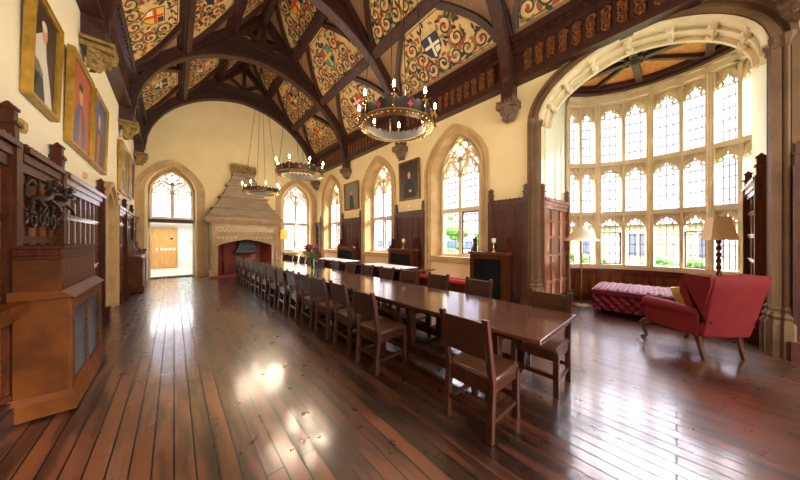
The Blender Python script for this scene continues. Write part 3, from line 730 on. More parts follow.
# bay ceiling
mb = MB()
base = [(5.95, -1.2), (5.95, 2.35)]+[bp_(a) for a in (53.7, 43, 32, 17, 4, -10, -22, -33, -42.5)]+[(8.0, -1.2)]
mb.prism([(p[0]+(.3 if p[0] > 6.5 else 0), p[1]) for p in base], 'z', 5.42, 5.6)
struct(mb.build('ceiling_bay', m_orange, smooth=False))
mb = MB()
def inset(a, f): return (BC[0]+(BR-f)*cos(radians(a)), BC[1]+(BR-f)*sin(radians(a)))
AA = [60-110*k/22 for k in range(23)]
mb.ribbon([inset(a, .22) for a in AA], .22, 'z', 5.26, 5.42); mb.ribbon([inset(a, .36) for a in AA], .1, 'z', 5.33, 5.42)
mb.ribbon([(6.1, y) for y in (2.1, .6, -1.0)], .16, 'z', 5.34, 5.42)
for y0, y1 in ((1.75, 1.75), (.6, .6), (-.45, -.45)): mb.ribbon([(6.0, y0), (8.35, y1)], .12, 'z', 5.32, 5.42)
mb.ribbon([(7.2, 2.2), (7.2, -1.1)], .12, 'z', 5.31, 5.42)
mb.ribbon([(6.1, 1.7), (7.2, .6), (6.1, -.5)], .08, 'z', 5.34, 5.42); mb.ribbon([(8.1, 1.6), (7.2, .6), (8.2, -.4)], .08, 'z', 5.34, 5.42)
for c in ((7.2, .6), (7.2, 1.75), (7.2, -.45), (6.65, 1.15), (6.65, .05)):
    mb.lathe([(.16, 5.40), (.15, 5.33), (.09, 5.29), (.03, 5.24)], c[0], c[1], 10)
    for g in range(8): mb.ball((c[0]+.15*cos(g*pi/4), c[1]+.15*sin(g*pi/4), 5.33), .045, 6)
trim(mb, m_roof)
# bay arch: stone surround, panelled soffit, jamb shafts
mb = MB(PR); ca = .60
band(mb, path(ca, 0, 4.2, 1.45, 1.04, .12), path(ca, 0, 4.2, 1.64, 1.24, .12), .02, .02, -.1, -.1)
trim(mb, m_stoneb)
mb = MB(PR)
band(mb, path(ca, 0, 4.2, 1.45, 1.04, .12), path(ca, 0, 4.2, 1.53, 1.12, .12), .07, .07, 0, 0)
band(mb, path(ca, 0, 4.2, 1.60, 1.20, .12), path(ca, 0, 4.2, 1.66, 1.26, .12), .08, .08, 0, 0); trim(mb, m_stoneb)
mb = MB(PR)
def soff(a, r, d0, d1, t=.06): band(mb, [(ca+x, 4.2+z) for x, z in arch(a, r, .12, 40)], [(ca+x*(a+t)/a, 4.2+z*(r+t)/r) for x, z in arch(a, r, .12, 40)], d0, d0, d1, d1)
soff(1.44, 1.03, .03, -.60, .1); soff(1.38, .97, .05, -.03); soff(1.40, .99, -.27, -.33); soff(1.38, .97, -.55, -.63)
for k in range(1, 8):
    g = pi*k/8; x = 1.42*cos(g); z = 1.01*(.88*sin(g)+.12*(1-abs(cos(g))))
    mb.ribbon([(ca+x*.96, 4.2+z*.96), (ca+x*1.01, 4.2+z*1.01)], .07, 'y', .02, -.6)
    for dd in (-.15, -.45): mb.ball((ca+x*.97, dd, 4.2+z*.97), .06, 6, (1, 1, 1))
trim(mb, m_stonel)
mb = MB(PR)
for sd, u in ((1, 2.09), (-1, -.89)):
    for dd, rr, uu in ((.05, .035, u+.08*sd), (.03, .03, u), (-.12, .03, u-.02*sd)):
        mb.tube([(uu, dd, .62), (uu, dd, 4.2)], rr, 10)
        mb.lathe([(rr+.06, 0), (rr+.06, .45), (rr+.03, .5), (rr+.045, .54), (rr+.012, .6), (rr+.025, .64), (rr, .68)], uu, dd, 8, a0=pi/8)
        mb.lathe([(rr, 4.08), (rr+.02, 4.1), (rr+.01, 4.14), (rr+.035, 4.2), (rr+.04, 4.25)], uu, dd, 8, a0=pi/8)
trim(mb, m_stoneb, smooth=True)
# ------------------------------------------------------------------ panelling
pn = 0
def finial(mb, u, d, z, s=.85):
    mb.box(u-.045, u+.045, d, d+.09, z, z+.14); mb.box(u-.06, u+.06, d-.01, d+.105, z+.14, z+.17)
    mb.box(u-.04, u+.04, d+.005, d+.085, z+.17, z+.27); mb.box(u-.05, u+.05, d-.0, d+.095, z+.27, z+.295)
    mb.lathe([(.04, z+.295), (.025, z+.32), (.008, z+.34)], u, d+.045, 8)
def panelling(P, u0, u1, z1, cols, rows, label, group='panelled wainscot sections', mf=None, mp=None, fin=(True, True), z0=0, d0=0):
    mf = mf or m_frame_l; mp = mp or m_panel
    o = thing('wainscot_panelling', label, 'wall panelling', P((u0+u1)/2, d0, z0), group)
    mb = MB(P); mb.box(u0, u1, d0, d0+.04, z0, z1-.1); mb.build('panel_field', mp, o, smooth=False)
    mb = MB(P)
    rows = sorted(rows)
    for z in rows: mb.box(u0, u1, d0+.02, d0+.065, z-.035, z+.035); mb.box(u0, u1, d0+.02, d0+.078, z+.012, z+.03)
    n = cols
    for k in range(n+1): u = u0+(u1-u0)*k/n; mb.box(max(u0, u-.024), min(u1, u+.024), d0+.02, d0+.06, z0, z1-.1)
    mb.box(u0, u1, d0+.02, d0+.08, z1-.22, z1-.1)
    mb.build('stiles_and_rails', mf, o, smooth=False)
    mb = MB(P); mb.box(u0, u1, d0, d0+.10, z1-.1, z1-.05); mb.box(u0, u1, d0, d0+.13, z1-.05, z1); mb.box(u0, u1, d0, d0+.1, z1-.13, z1-.1)
    for k in range(int((u1-u0)/.1)): mb.box(u0+k*.1+.02, u0+k*.1+.07, d0, d0+.11, z1, z1+.03)
    mb.build('carved_cornice', mf, o, smooth=False)
    mb = MB(P); mb.box(u0, u1, d0, d0+.12, z0, z0+.16); mb.box(u0, u1, d0, d0+.1, z0+.16, z0+.2); mb.build('skirting', m_dark, o, smooth=False)
    for q, u in ((0, u0), (1, u1)):
        if fin[q]:
            mb = MB(P); mb.box(u-.06, u+.06, d0, d0+.115, z0, z1); finial(mb, u, d0+.01, z1); mb.box(u-.085, u+.085, d0, d0+.18, z0, .25)
            mb.build('pilaster', m_panel if mp is m_panelgold else mp, o, smooth=False)
    return o
R3 = [.55, 1.05, 1.75]
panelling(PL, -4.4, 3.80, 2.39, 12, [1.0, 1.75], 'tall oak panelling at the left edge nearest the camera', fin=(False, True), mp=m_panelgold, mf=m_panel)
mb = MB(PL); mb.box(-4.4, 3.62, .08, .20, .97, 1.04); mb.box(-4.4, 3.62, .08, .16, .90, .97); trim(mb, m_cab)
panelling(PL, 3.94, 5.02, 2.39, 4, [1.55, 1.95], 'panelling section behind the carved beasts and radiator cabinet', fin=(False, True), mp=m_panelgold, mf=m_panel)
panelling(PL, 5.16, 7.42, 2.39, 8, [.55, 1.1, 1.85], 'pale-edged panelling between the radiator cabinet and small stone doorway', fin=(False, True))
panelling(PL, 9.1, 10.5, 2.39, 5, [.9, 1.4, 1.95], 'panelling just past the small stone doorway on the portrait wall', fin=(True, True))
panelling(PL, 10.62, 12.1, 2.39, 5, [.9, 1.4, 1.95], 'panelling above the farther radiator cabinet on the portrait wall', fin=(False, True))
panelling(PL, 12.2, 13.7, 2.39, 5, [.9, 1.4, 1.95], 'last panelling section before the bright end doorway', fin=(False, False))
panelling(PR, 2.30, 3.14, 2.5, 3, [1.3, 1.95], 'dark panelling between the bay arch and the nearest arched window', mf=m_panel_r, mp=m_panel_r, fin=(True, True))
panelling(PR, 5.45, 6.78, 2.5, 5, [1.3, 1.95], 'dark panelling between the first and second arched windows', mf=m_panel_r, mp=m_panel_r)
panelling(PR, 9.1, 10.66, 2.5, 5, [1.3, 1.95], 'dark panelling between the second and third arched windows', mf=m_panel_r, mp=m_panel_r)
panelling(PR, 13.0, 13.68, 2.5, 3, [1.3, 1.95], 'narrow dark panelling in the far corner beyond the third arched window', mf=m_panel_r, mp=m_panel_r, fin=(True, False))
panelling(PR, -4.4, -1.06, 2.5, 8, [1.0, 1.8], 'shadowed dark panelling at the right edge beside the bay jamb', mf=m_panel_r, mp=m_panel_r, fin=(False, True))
e = Vector((bp_(53.7)[0]-6.0, bp_(53.7)[1]-2.1)).normalized()
PBL = lambda u, d, z: (6.0+e.x*u+e.y*d, 2.1+e.y*u-e.x*d, z)
panelling(PBL, .2, 1.70, 2.5, 3, [.55, 1.2, 1.62, 2.0], 'sunlit tall panelling lining the left side of the bay', mf=m_bay_sunlit, mp=m_bay_sunlit)
e2 = Vector((8.17-6.0, -.96+.88)).normalized()
PBR = lambda u, d, z: (6.0+e2.x*u-e2.y*d, -.88+e2.y*u+e2.x*d, z)
panelling(PBR, .45, 1.95, 2.5, 3, [.55, 1.2, 1.62, 2.0], 'narrow glimpse of tall panelling lining the right side of the bay', mf=m_frame_l, mp=m_panel)
# ------------------------------------------------------------------ small stone doorway in the left wall
mb = MB(PL); band(mb, path(8.2, 0, 2.15, .5, .42, .25), path(8.2, 0, 2.15, .74, .64, .25), .08, .08, -.1, -.1)
band(mb, path(8.2, 0, 2.15, .66, .56, .25), path(8.2, 0, 2.15, .76, .66, .25), .13, .13, 0, 0)
lining(mb, 8.2, 0, (.5, 2.15, .42, .25, .0, .56), (.4, 2.1, .36, .25, -.2, .56)); trim(mb, m_stone)
o = sroot('door_2', PL(8.2, -.22, 0)); mb = MB(PL); mb.box(7.75, 8.65, -.26, -.2, 0, 2.5); mb.build('door_leaf', m_shade2, o, smooth=False)
mb = MB(PL)
for k in range(5): mb.box(7.78+.2*k, 7.81+.2*k, -.2, -.19, 0, 2.5)
mb.build('board_joint', m_panel, o, smooth=False)
mb = MB(PL); mb.ball((8.5, -.17, 1.05), .035, 8); mb.build('door_knob', m_brass, o)
# ------------------------------------------------------------------ radiator cabinets
def grille(mb, P, u0, u1, d, z0, z1, step=.035, vert=False):
    if vert:
        u = u0
        while u < u1: mb.box(u, u+.016, d-.01, d+.012, z0, z1); u += step
    else:
        z = z0
        while z < z1: mb.hexa([(u0, d-.02, z+.016), (u1, d-.02, z+.016), (u1, d+.008, z), (u0, d+.008, z)], [(u0, d-.02, z+.021), (u1, d-.02, z+.021), (u1, d+.008, z+.006), (u0, d+.008, z+.006)]); z += step
def cab_left(y0, y1, label, h1=1.03, h2=1.5, upper=True):
    P = PL; o = thing('radiator_cabinet', label, 'radiator cover', P((y0+y1)/2, 0, 0), 'oak radiator cabinets')
    D = .40
    mb = MB(P); mb.box(y0, y0+.05, .1, D, .12, h1+.03); mb.box(y1-.05, y1, .1, D, .12, h1+.03); mb.box(y0+.02, y1-.02, .11, .13, .13, h1); mb.box(y0+.02, y1-.02, .11, D-.01, h1-.04, h1-.001)
    mb.box(y0+.004, y0+.1, D-.03, D+.012, .12, h1-.02); mb.box(y1-.1, y1-.004, D-.03, D+.012, .12, h1-.02); mb.box(y0+.1, y1-.1, D-.03, D+.01, .12, .24); mb.box(y0+.1, y1-.1, D-.03, D+.01, h1-.12, h1-.02)
    mb.box((y0+y1)/2-.02, (y0+y1)/2+.02, D-.03, D+.004, .2, h1-.1)
    mb.build('body', m_cab, o, smooth=False, bevel=.006)
    mb = MB(P); mb.box(y0-.03, y1+.03, .08, D+.04, .02, .15); mb.hexa([(y0-.03, .08, .15), (y1+.03, .08, .15), (y1+.03, D+.04, .15), (y0-.03, D+.04, .15)], [(y0-.005, .08, .21), (y1+.005, .08, .21), (y1+.005, D+.01, .21), (y0-.005, D+.01, .21)])
    mb.build('plinth', m_cab, o, smooth=False)
    mb = MB(P); grille(mb, P, y0+.1, y1-.1, D-.01, .25, h1-.13); mb.build('louvred_grille', m_steel, o, smooth=False)
    mb = MB(P); mb.hexa([(y0-.03, .08, h1), (y1+.03, .08, h1), (y1+.03, D+.035, h1), (y0-.03, D+.035, h1)], [(y0-.03, .08, h1+.09), (y1+.03, .08, h1+.09), (y1+.03, D-.04, h1+.07), (y0-.03, D-.04, h1+.07)])
    mb.build('sloping_ledge', m_cab, o, smooth=False, bevel=.006)
    if upper:
        mb = MB(P); mb.box(y0, y1, .1, D-.05, h1+.07, h2-.1); mb.build('upper_box', m_cab, o, smooth=False, bevel=.005)
        mb = MB(P); mb.box(y0-.02, y1+.02, .1, D-.04, h2-.12, h2-.09); mb.box(y0-.01, y1+.01, .1, D-.05, h2-.09, h2-.03); mb.box(y0-.02, y1+.02, .1, D-.03, h2-.03, h2)
        mb.build('top_moulding', m_panel, o, smooth=False, bevel=.005)
    else:
        for u in (y0+.04, y1-.04):      # curved side wings
            mb = MB(P); pts = [(D, h1+.09), (D-.02, h1+.2), (D-.1, h1+.24), (D-.16, h1+.34), (D-.18, h1+.5), (.12, h1+.56), (.1, h1+.09)]
            mb.prism(pts, 'x', u-.03, u+.03); mb.ball((u, D-.03, h1+.22), .06, 8); mb.build('scrolled_wing', m_frame_l, o, smooth=False)
    return o
cab_left(3.70, 4.95, 'amber oak radiator cabinet with metal louvres, nearest on the left wall')
cab_left(10.62, 11.9, 'small dark radiator cabinet with scrolled wings near the far doorway', h1=1.0, upper=False)
def cab_right(y0, y1, label, h=1.22):
    P = PR; o = thing('radiator_cabinet', label, 'radiator cover', P((y0+y1)/2, 0, 0), 'oak radiator cabinets with scrolled wings')
    D = .36
    mb = MB(P); mb.box(y0, y0+.06, .1, D, 0, h); mb.box(y1-.06, y1, .1, D, 0, h); mb.box(y0+.02, y1-.02, .105, .12, .01, h-.005)
    mb.box(y0+.003, y0+.12, D-.03, D+.01, 0, h-.003); mb.box(y1-.12, y1-.003, D-.03, D+.01, 0, h-.003); mb.box(y0+.12, y1-.12, D-.03, D+.008, h-.14, h-.003); mb.box(y0+.12, y1-.12, D-.03, D+.008, 0, .14)
    mb.build('body', m_panel, o, smooth=False, bevel=.005)
    mb = MB(P); mb.box(y0-.04, y1+.04, .09, D+.05, h, h+.045); mb.box(y0-.02, y1+.02, .09, D+.03, h-.03, h); mb.build('top', m_frame_l, o, smooth=False, bevel=.006)
    mb = MB(P); grille(mb, P, y0+.12, y1-.12, D-.02, .14, h-.14, .05, True); mb.build('slatted_grille', m_iron, o, smooth=False)
    mb = MB(P); mb.box(y0+.1, y1-.1, .121, .13, .1, h-.1); mb.build('dark_lining', m_black, o, smooth=False)
    for u in (y0+.03, y1-.03):
        mb = MB(P)
        pts = [(.1, h+.045), (D, h+.045), (D-.02, h+.09), (D-.09, h+.14), (D-.14, h+.21), (D-.15, h+.28), (D-.12, h+.33), (D-.15, h+.38), (D-.19, h+.37), (D-.21, h+.3), (.1, h+.42)]
        mb.prism(pts, 'x', u-.02, u+.02); mb.tube([(u-.03, D-.15, h+.345), (u+.03, D-.15, h+.345)], .034, 10)
        mb.build('scrolled_wing', m_panel, o, smooth=False)
    return o
cab_right(2.62, 3.56, 'dark oak radiator cabinet with candlestick, beside the bay arch')
cab_right(5.65, 6.85, 'dark oak radiator cabinet between the first and second arched windows')
cab_right(9.2, 10.6, 'dark oak radiator cabinet between the second and third arched windows')
def candlestick(P, u, d, z, label, cup=True):
    o = thing('candlestick', label, 'candlestick', P(u, d, z))
    mb = MB(); x, y, _ = P(u, d, z); mb.lathe([(.055, z), (.05, z+.02), (.02, z+.03), (.014, z+.07), (.025, z+.09), (.013, z+.11), (.013, z+.19), (.024, z+.2)], x, y, 14); mb.build('stem', m_brass, o)
    mb = MB(); mb.lathe([(.02, z+.2), (.05, z+.23), (.055, z+.3), (.05, z+.33), (.048, z+.3), (.03, z+.24)], x, y, 14); mb.build('glass_cup', m_shade1, o)
candlestick(PR, 2.98, .24, 1.265, 'small metal candlestick on the radiator cabinet beside the bay arch')
candlestick(PR, 6.2, .24, 1.265, 'small candlestick on the radiator cabinet between first and second windows')
# ------------------------------------------------------------------ window seats under the right wall windows
def seat(y0, y1, label):
    o = thing('window_seat', label, 'window seat', PR((y0+y1)/2, 0, 0), 'cushioned window seats')
    mb = MB(PR); mb.box(y0, y1, .02, .42, 0, .4); 
    for k in range(5): u = y0+(y1-y0)*k/4; mb.box(max(y0, u-.04), min(y1, u+.04), .42, .435, 0, .4)
    mb.box(y0, y1, .42, .44, 0, .1); mb.box(y0, y1, .42, .44, .34, .4); mb.build('bench', m_panel, o, smooth=False)
    mb = MB(PR); mb.box(y0+.01, y1-.01, .06, .46, .4, .48); mb.build('cushion', m_redcush, o, bevel=.02)
seat(3.66, 5.60, 'wooden window seat with thin red cushion under the nearest arched window')
seat(6.95, 9.10, 'red-cushioned window seat under the second arched window')
seat(10.72, 12.95, 'red-cushioned window seat under the third arched window')
# ------------------------------------------------------------------ carved beasts on the left panelling
def beast(y, fl, label):
    P = PL; d = .10
    o = thing('carved_beast', label, 'wood carving', P(y, .1, 1.8), 'carved heraldic beasts')
    mb = MB(P)
    f = lambda pts: [(y+fl*p[0], d+p[2], 1.80+p[1]*.8) for p in pts]
    mb.tube(f([(-.16, .16, .0), (-.1, .2, .03), (0, .2, .05), (.1, .25, .05), (.16, .34, .05), (.17, .42, .06)]), [.02, .032, .028, .032, .025, .022], 10)
    mb.ball((y+fl*.2, d+.07, 1.80+.36), .032, 10, (1.3, .9, .9)); mb.ball((y+fl*.27, d+.08, 1.80+.35), .02, 8)
    for p in ([(.14, .28, .05), (.24, .3, .09), (.3, .26, .1), (.33, .29, .1)], [(.1, .2, .05), (.2, .14, .08), (.26, .08, .08), (.31, .08, .08)], [(-.12, .18, .03), (-.06, .08, .06), (-.12, .0, .05), (-.04, -.02, .06)], [(-.14, .18, .0), (-.2, .08, .02), (-.24, 0, .02), (-.17, -.02, .03)]):
        mb.tube(f(p), [.02, .014, .012, .01], 8)
    mb.tube(f([(-.16, .17, 0), (-.26, .2, 0), (-.3, .3, .01), (-.24, .38, .02), (-.18, .34, .02)]), [.014, .014, .013, .018, .026], 8)
    for g in range(7): mb.ball((y+fl*(.1+.03*cos(g)), d+.06+.03*sin(g*2), 1.80+.24+g*.018), .02, 6)
    mb.build('body', m_dark, o)
    mb = MB(P)
    for (cx, cz, r) in ((-.2, -.08, .09), (0, -.1, .1), (.2, -.08, .09), (.32, .02, .06), (-.34, .02, .06)):
        mb.tube([(y+fl*cx+r*(1-.7*k/14)*cos(k*.6), d-.02, 1.84+cz+r*(1-.7*k/14)*sin(k*.6)) for k in range(15)], [.015]*12+[.02, .022, .02], 6)
    mb.build('leafy_bracket', m_dark, o)
beast(4.22, 1, 'dark carved beast on the left panelling, the nearer of the pair')
beast(4.74, 1, 'dark carved beast on the left panelling, the farther of the pair')
# ------------------------------------------------------------------ pictures
def picture(P, u0, u1, z0, z1, label, shapes, ground, frame, tilt=.03, fw=.065, d=.03):
    o = thing('framed_portrait', label, 'painting', P((u0+u1)/2, 0, z0), 'framed paintings')
    dd = lambda z: d+tilt*(z-z0)/(z1-z0)
    Q = lambda u, k, z: P(u, dd(z)+k, z)
    mb = MB(Q)
    for (a, b, c, e_) in ((u0+fw, u1-fw, z0, z0+fw), (u0+fw, u1-fw, z1-fw, z1), (u0, u0+fw, z0, z1), (u1-fw, u1, z0, z1)):
        mb.box(a, b, -.03, .03, c, e_)
    g = fw*.35
    q_ = .006
    for (a, b, c, e_) in ((u0+g, u1-g, z0+q_, z0+g), (u0+g, u1-g, z1-g, z1-q_), (u0+q_, u0+g, z0+q_, z1-q_), (u1-g, u1-q_, z0+q_, z1-q_)): mb.box(a, b, .0, .045, c, e_)
    mb.build('frame', frame, o, smooth=False, bevel=.006)
    mb = MB(Q); mb.mi = 0; w_, h_ = u1-u0-2*fw, z1-z0-2*fw
    mb.F([mb.V(u0+fw+w_*x, .0, z0+fw+h_*y) for x, y in ((0, 0), (1, 0), (1, 1), (0, 1))])
    mats = [ground]
    for i, (m_, pts) in enumerate(shapes):
        if m_ not in mats: mats.append(m_)
        mb.mi = mats.index(m_); mb.F([mb.V(u0+fw+w_*x, .002+.001*i, z0+fw+h_*y) for x, y in pts])
    mb.build('canvas', mats, o, smooth=False, recalc=False)
ell = lambda cx, cy, rx, ry, n=12: [(cx+rx*cos(2*pi*k/n), cy+ry*sin(2*pi*k/n)) for k in range(n)]
picture(PL, 4.22, 5.04, 2.97, 4.10, 'gilt-framed portrait of a seated person in a white robe, nearest on the left',
        [(m_pt_white, [(.02, .45), (.15, .62), (.4, .74), (.55, .7), (.62, .5), (.8, .25), (.95, .0), (.62, 0), (.5, .28), (.3, .32), (.05, .36)]), (m_pt_skin, ell(.5, .76, .11, .11)), (m_pt_white, ell(.47, .83, .11, .05)),
         (m_pt_grey, [(.05, .42), (.3, .4), (.5, .3), (.4, .25), (.05, .3)]), (m_black, [(.1, 0), (.3, .3), (.5, .22), (.6, 0)]), (m_pt_grey, [(.05, .86), (.18, .86), (.18, .98), (.05, .98)])], m_pt_dark, m_gilt, .03)
picture(PL, 5.5, 6.66, 2.88, 4.2, 'gilt-framed portrait with red-brown ground and blue-robed figure',
        [(m_pt_blue, [(.2, 0), (.25, .4), (.4, .55), (.6, .55), (.75, .35), (.8, 0)]), (m_pt_red, [(.42, 0), (.45, .5), (.55, .5), (.6, 0)]), (m_pt_skin, ell(.5, .66, .1, .12)), (m_pt_dark, ell(.5, .76, .1, .05))], m_pt_red, m_gilt, .03)
picture(PL, 6.76, 7.9, 2.88, 4.2, 'gilt-framed portrait with red sash, beside the small stone doorway',
        [(m_pt_dark, [(.1, 0), (.2, .45), (.4, .58), (.6, .58), (.85, .4), (.9, 0)]), (m_pt_red, [(.35, 0), (.4, .5), (.6, .5), (.55, 0)]), (m_pt_skin, ell(.5, .7, .1, .12))], m_pt_blue, m_gilt, .03)
picture(PL, 9.75, 11.0, 2.85, 4.2, 'gilt-framed portrait high above the panelling past the stone doorway', [(m_pt_dark, [(.1, 0), (.3, .5), (.7, .5), (.9, 0)]), (m_pt_skin, ell(.5, .62, .1, .1))], m_pt_grey, m_gilt, .03)
picture(PL, 11.15, 12.5, 2.9, 4.2, 'dark-framed portrait, the farthest picture on the left wall', [(m_pt_dark, [(.1, 0), (.3, .5), (.7, .5), (.9, 0)]), (m_pt_skin, ell(.5, .62, .1, .1))], m_pt_grey, m_dgilt, .03)
picture(PR, 5.62, 6.6, 2.92, 4.25, 'dark portrait between the first and second arched windows',
        [(m_black, [(.15, 0), (.25, .4), (.42, .52), (.6, .52), (.8, .35), (.85, 0)]), (m_pt_skin, ell(.5, .64, .08, .1)), (m_pt_skin, ell(.45, .2, .08, .04))], m_pt_dark, m_dgilt, .05)
picture(PR, 9.25, 10.45, 2.92, 4.15, 'grey-green painting between the second and third arched windows', [(m_pt_dark, [(.3, 0), (.4, .5), (.6, .55), (.7, 0)]), (m_pt_skin, ell(.5, .62, .07, .08))], m_pt_grey, m_dgilt, .05)
def plaque(P, u, z, m_, label, s=.12):
    mb = MB(P); mb.box(u-s*.8, u+s*.8, 0, .03, z-s, z+s*.6); mb.box(u-s*.6, u+s*.6, .03, .04, z-s*.75, z+s*.4)
    tag(mb.build('wall_plaque', m_, None, P(u, 0, z), smooth=False), label, 'plaque', 'small plaques under the portraits')
plaque(PL, 4.22, 2.66, m_gilt, 'small gilt plaque under the white-robed portrait', .07)
plaque(PL, 5.42, 2.63, m_shade2, 'small beige plaque under the blue-robed portrait', .06)
plaque(PL, 6.5, 2.62, m_shade2, 'small pale plaque under the red-sash portrait', .06)
plaque(PR, 6.2, 2.72, m_shade1, 'pale caption plaque under the dark portrait on the window wall', .06)
plaque(PR, 9.9, 2.72, m_shade1, 'pale caption plaque under the grey-green painting', .06)
mb = MB(PL); mb.box(12.9, 13.2, 0, .03, 2.55, 2.7); tag(mb.build('exit_sign', M('exit_sign_green', sr(40, 160, 90), .5, emit=.6), None, PL(13.05, 0, 2.6), smooth=False), 'tiny green exit sign by the far doorway', 'sign')
# ------------------------------------------------------------------ fireplace
FX = 2.40
fo = thing('fireplace', 'great stone fireplace with tapering stepped hood on the end wall', 'fireplace', (FX, 13.3, 0))
PF = lambda u, d, z: (FX+u, YE-d, z)
mb = MB(PF)
FD = .85                                 # projection of jamb front
fa, fs, fr = 1.04, 1.28, .30
pin = path(0, 0, fs, fa, fr, .55, 24)
# front with four-centred opening: left/right piers and spandrel
for sd in (-1, 1): mb.box(*sorted((sd*fa, sd*1.27)), 0, FD, 0, fs)
pts = [(x, fs+z) for x, z in arch(fa, fr, .55, 24)]
for k in range(24):
    (x0, z0), (x1, z1) = pts[k], pts[k+1]
    mb.hexa([(x0, 0, z0), (x1, 0, z1), (x1, FD, z1), (x0, FD, z0)], [(x0, 0, 2.3), (x1, 0, 2.3), (x1, FD, 2.3), (x0, FD, 2.3)])
for sd in (-1, 1): mb.box(*sorted((sd*fa, sd*1.27)), 0, FD, fs, 2.3)
band(mb, path(0, 0, fs, fa, fr, .55), path(0, 0, fs, fa+.1, fr+.1, .55), FD+.05, FD+.05, FD-.02, FD-.02)
for sd in (-1, 1):
    mb.tube([(sd*1.22, FD+.03, .3), (sd*1.22, FD+.03, 2.2)], .05, 10); mb.box(*sorted((sd*1.12, sd*1.34)), FD-.1, FD+.14, 0, .3)
mb.box(-1.3, 1.3, FD-.02, FD+.05, 1.78, 1.84)
mb.build('surround', m_firest, fo, smooth=False)
mb = MB(PF)                              # carved frieze bands
for z0_, z1_ in ((1.88, 2.12),):
    n = 14
    for k in range(n):
        c = -1.13+2.26*(k+.5)/n
        mb.ribbon([(c-.08, z0_), (c-.04, (z0_+z1_)/2), (c, z1_), (c+.04, (z0_+z1_)/2), (c+.08, z0_)], .028, 'y', FD, FD+.03)
        mb.ribbon([(c-.08, z1_), (c, (z0_+z1_)/2), (c+.08, z1_)], .022, 'y', FD, FD+.025); mb.ball((c, FD+.01, z0_+.05), .028, 6)
for sd in (-1, 1):
    for k in range(5):
        mb.ribbon([(sd*(.42+.15*k)+.05*cos(g*pi/4), 1.66-.0*k+.045*sin(g*pi/4)) for g in range(8)], .02, 'y', FD, FD+.03, closed=True); mb.ball((sd*(.42+.15*k), FD+.01, 1.66), .02, 6)
mb.build('carved_frieze', m_stonel, fo, smooth=False)
mb = MB(PF)
mb.box(-1.36, 1.36, 0, FD+.08, 2.26, 2.34); mb.box(-1.42, 1.42, 0, FD+.16, 2.34, 2.42); mb.box(-1.47, 1.47, 0, FD+.22, 2.42, 2.5)
mb.build('mantel_cornice', m_firest, fo, smooth=False, bevel=.015)
lv = [(2.5, 1.47, FD+.22), (2.62, 1.34, FD+.08), (2.9, 1.18, FD-.04), (2.91, 1.24, FD+.03), (2.97, 1.24, FD+.03), (2.98, 1.12, FD-.08), (3.42, .86, .6), (3.43, .95, .69), (3.50, .95, .69), (3.51, .82, .57), (3.98, .60, .45), (3.99, .69, .54), (4.06, .69, .54), (4.07, .58, .43), (4.5, .40, .34), (4.52, .45, .4), (4.58, .45, .4)]
mb = MB(PF)
for k in range(len(lv)-1):
    (z0_, a0_, b0_), (z1_, a1_, b1_) = lv[k], lv[k+1]
    mb.hexa([(-a0_, 0, z0_), (a0_, 0, z0_), (a0_, b0_, z0_), (-a0_, b0_, z0_)], [(-a1_, 0, z1_), (a1_, 0, z1_), (a1_, b1_, z1_), (-a1_, b1_, z1_)])
mb.build('stepped_hood', m_hood, fo, smooth=False)
mb = MB(PF)
for row_ in range(3):
    for k in range(9):
        c = -.44+.11*k; mb.ribbon([(c+.05*cos(g*pi/4), 4.66+.1*row_+.045*sin(g*pi/4)) for g in range(8)], .03, 'y', .3, .4, closed=True); mb.ball((c, .38, 4.66+.1*row_), .035, 6)
for k in range(8): mb.ball((-.42+.12*k, .36, 4.93+.02*(k % 2)), .05, 7)
mb.box(-.44, .44, .1, .34, 4.58, 4.88); mb.build('carved_cresting', m_corb, fo)
mb = MB(PF)                              # brick lining
mb.box(-fa, fa, .0, .06, 0, 1.65); mb.build('brick_back', m_red, fo, smooth=False)
for sd in (-1, 1):
    mb = MB(PF); mb.hexa([(sd*fa, .02, 0), (sd*(fa-.3), .06, 0), (sd*(fa-.02), FD-.02, 0), (sd*fa, FD-.02, 0)], [(sd*fa, .02, 1.5), (sd*(fa-.3), .06, 1.5), (sd*(fa-.02), FD-.02, 1.3), (sd*fa, FD-.02, 1.3)])
    mb.build('brick_cheek', m_red, fo, smooth=False)
mb = MB(PF); mb.box(-1.3, 1.3, .0, FD+.45, 0, .07); mb.build('hearth_slab', m_red, fo, smooth=False)
o = thing('iron_smoke_hood', 'grey ribbed iron hood hanging inside the fireplace opening', 'fire hood', (FX+.08, 13.3, 1.05))
mb = MB(PF); prof = [(.46, 1.02), (.44, 1.08), (.36, 1.16), (.31, 1.35), (.24, 1.5), (.18, 1.62)]
for k in range(len(prof)-1):
    r0, z0_ = prof[k]; r1, z1_ = prof[k+1]
    mb.hexa([(.08-r0, .42-r0*.5, z0_), (.08+r0, .42-r0*.5, z0_), (.08+r0, .42+r0*.5, z0_), (.08-r0, .42+r0*.5, z0_)], [(.08-r1, .42-r1*.5, z1_), (.08+r1, .42-r1*.5, z1_), (.08+r1, .42+r1*.5, z1_), (.08-r1, .42+r1*.5, z1_)])
for k in range(7): x = -.3+.1*k; mb.tube([(.08+x*1.35, .42+.25, 1.09), (.08+x*.8, .42+.12, 1.55)], .012, 5)
mb.box(-.40, .56, .17, .67, .98, 1.03); mb.build('ribbed_hood', m_steel, o, smooth=False)
o = thing('fire_grate', 'low pale metal fire basket at the left of the hearth', 'fire grate', (FX-.55, 13.2, .07))
mb = MB(PF)
for k in range(6): x = -.80+.09*k; mb.tube([(x, .72, .12), (x, .72, .5)], .012, 6)
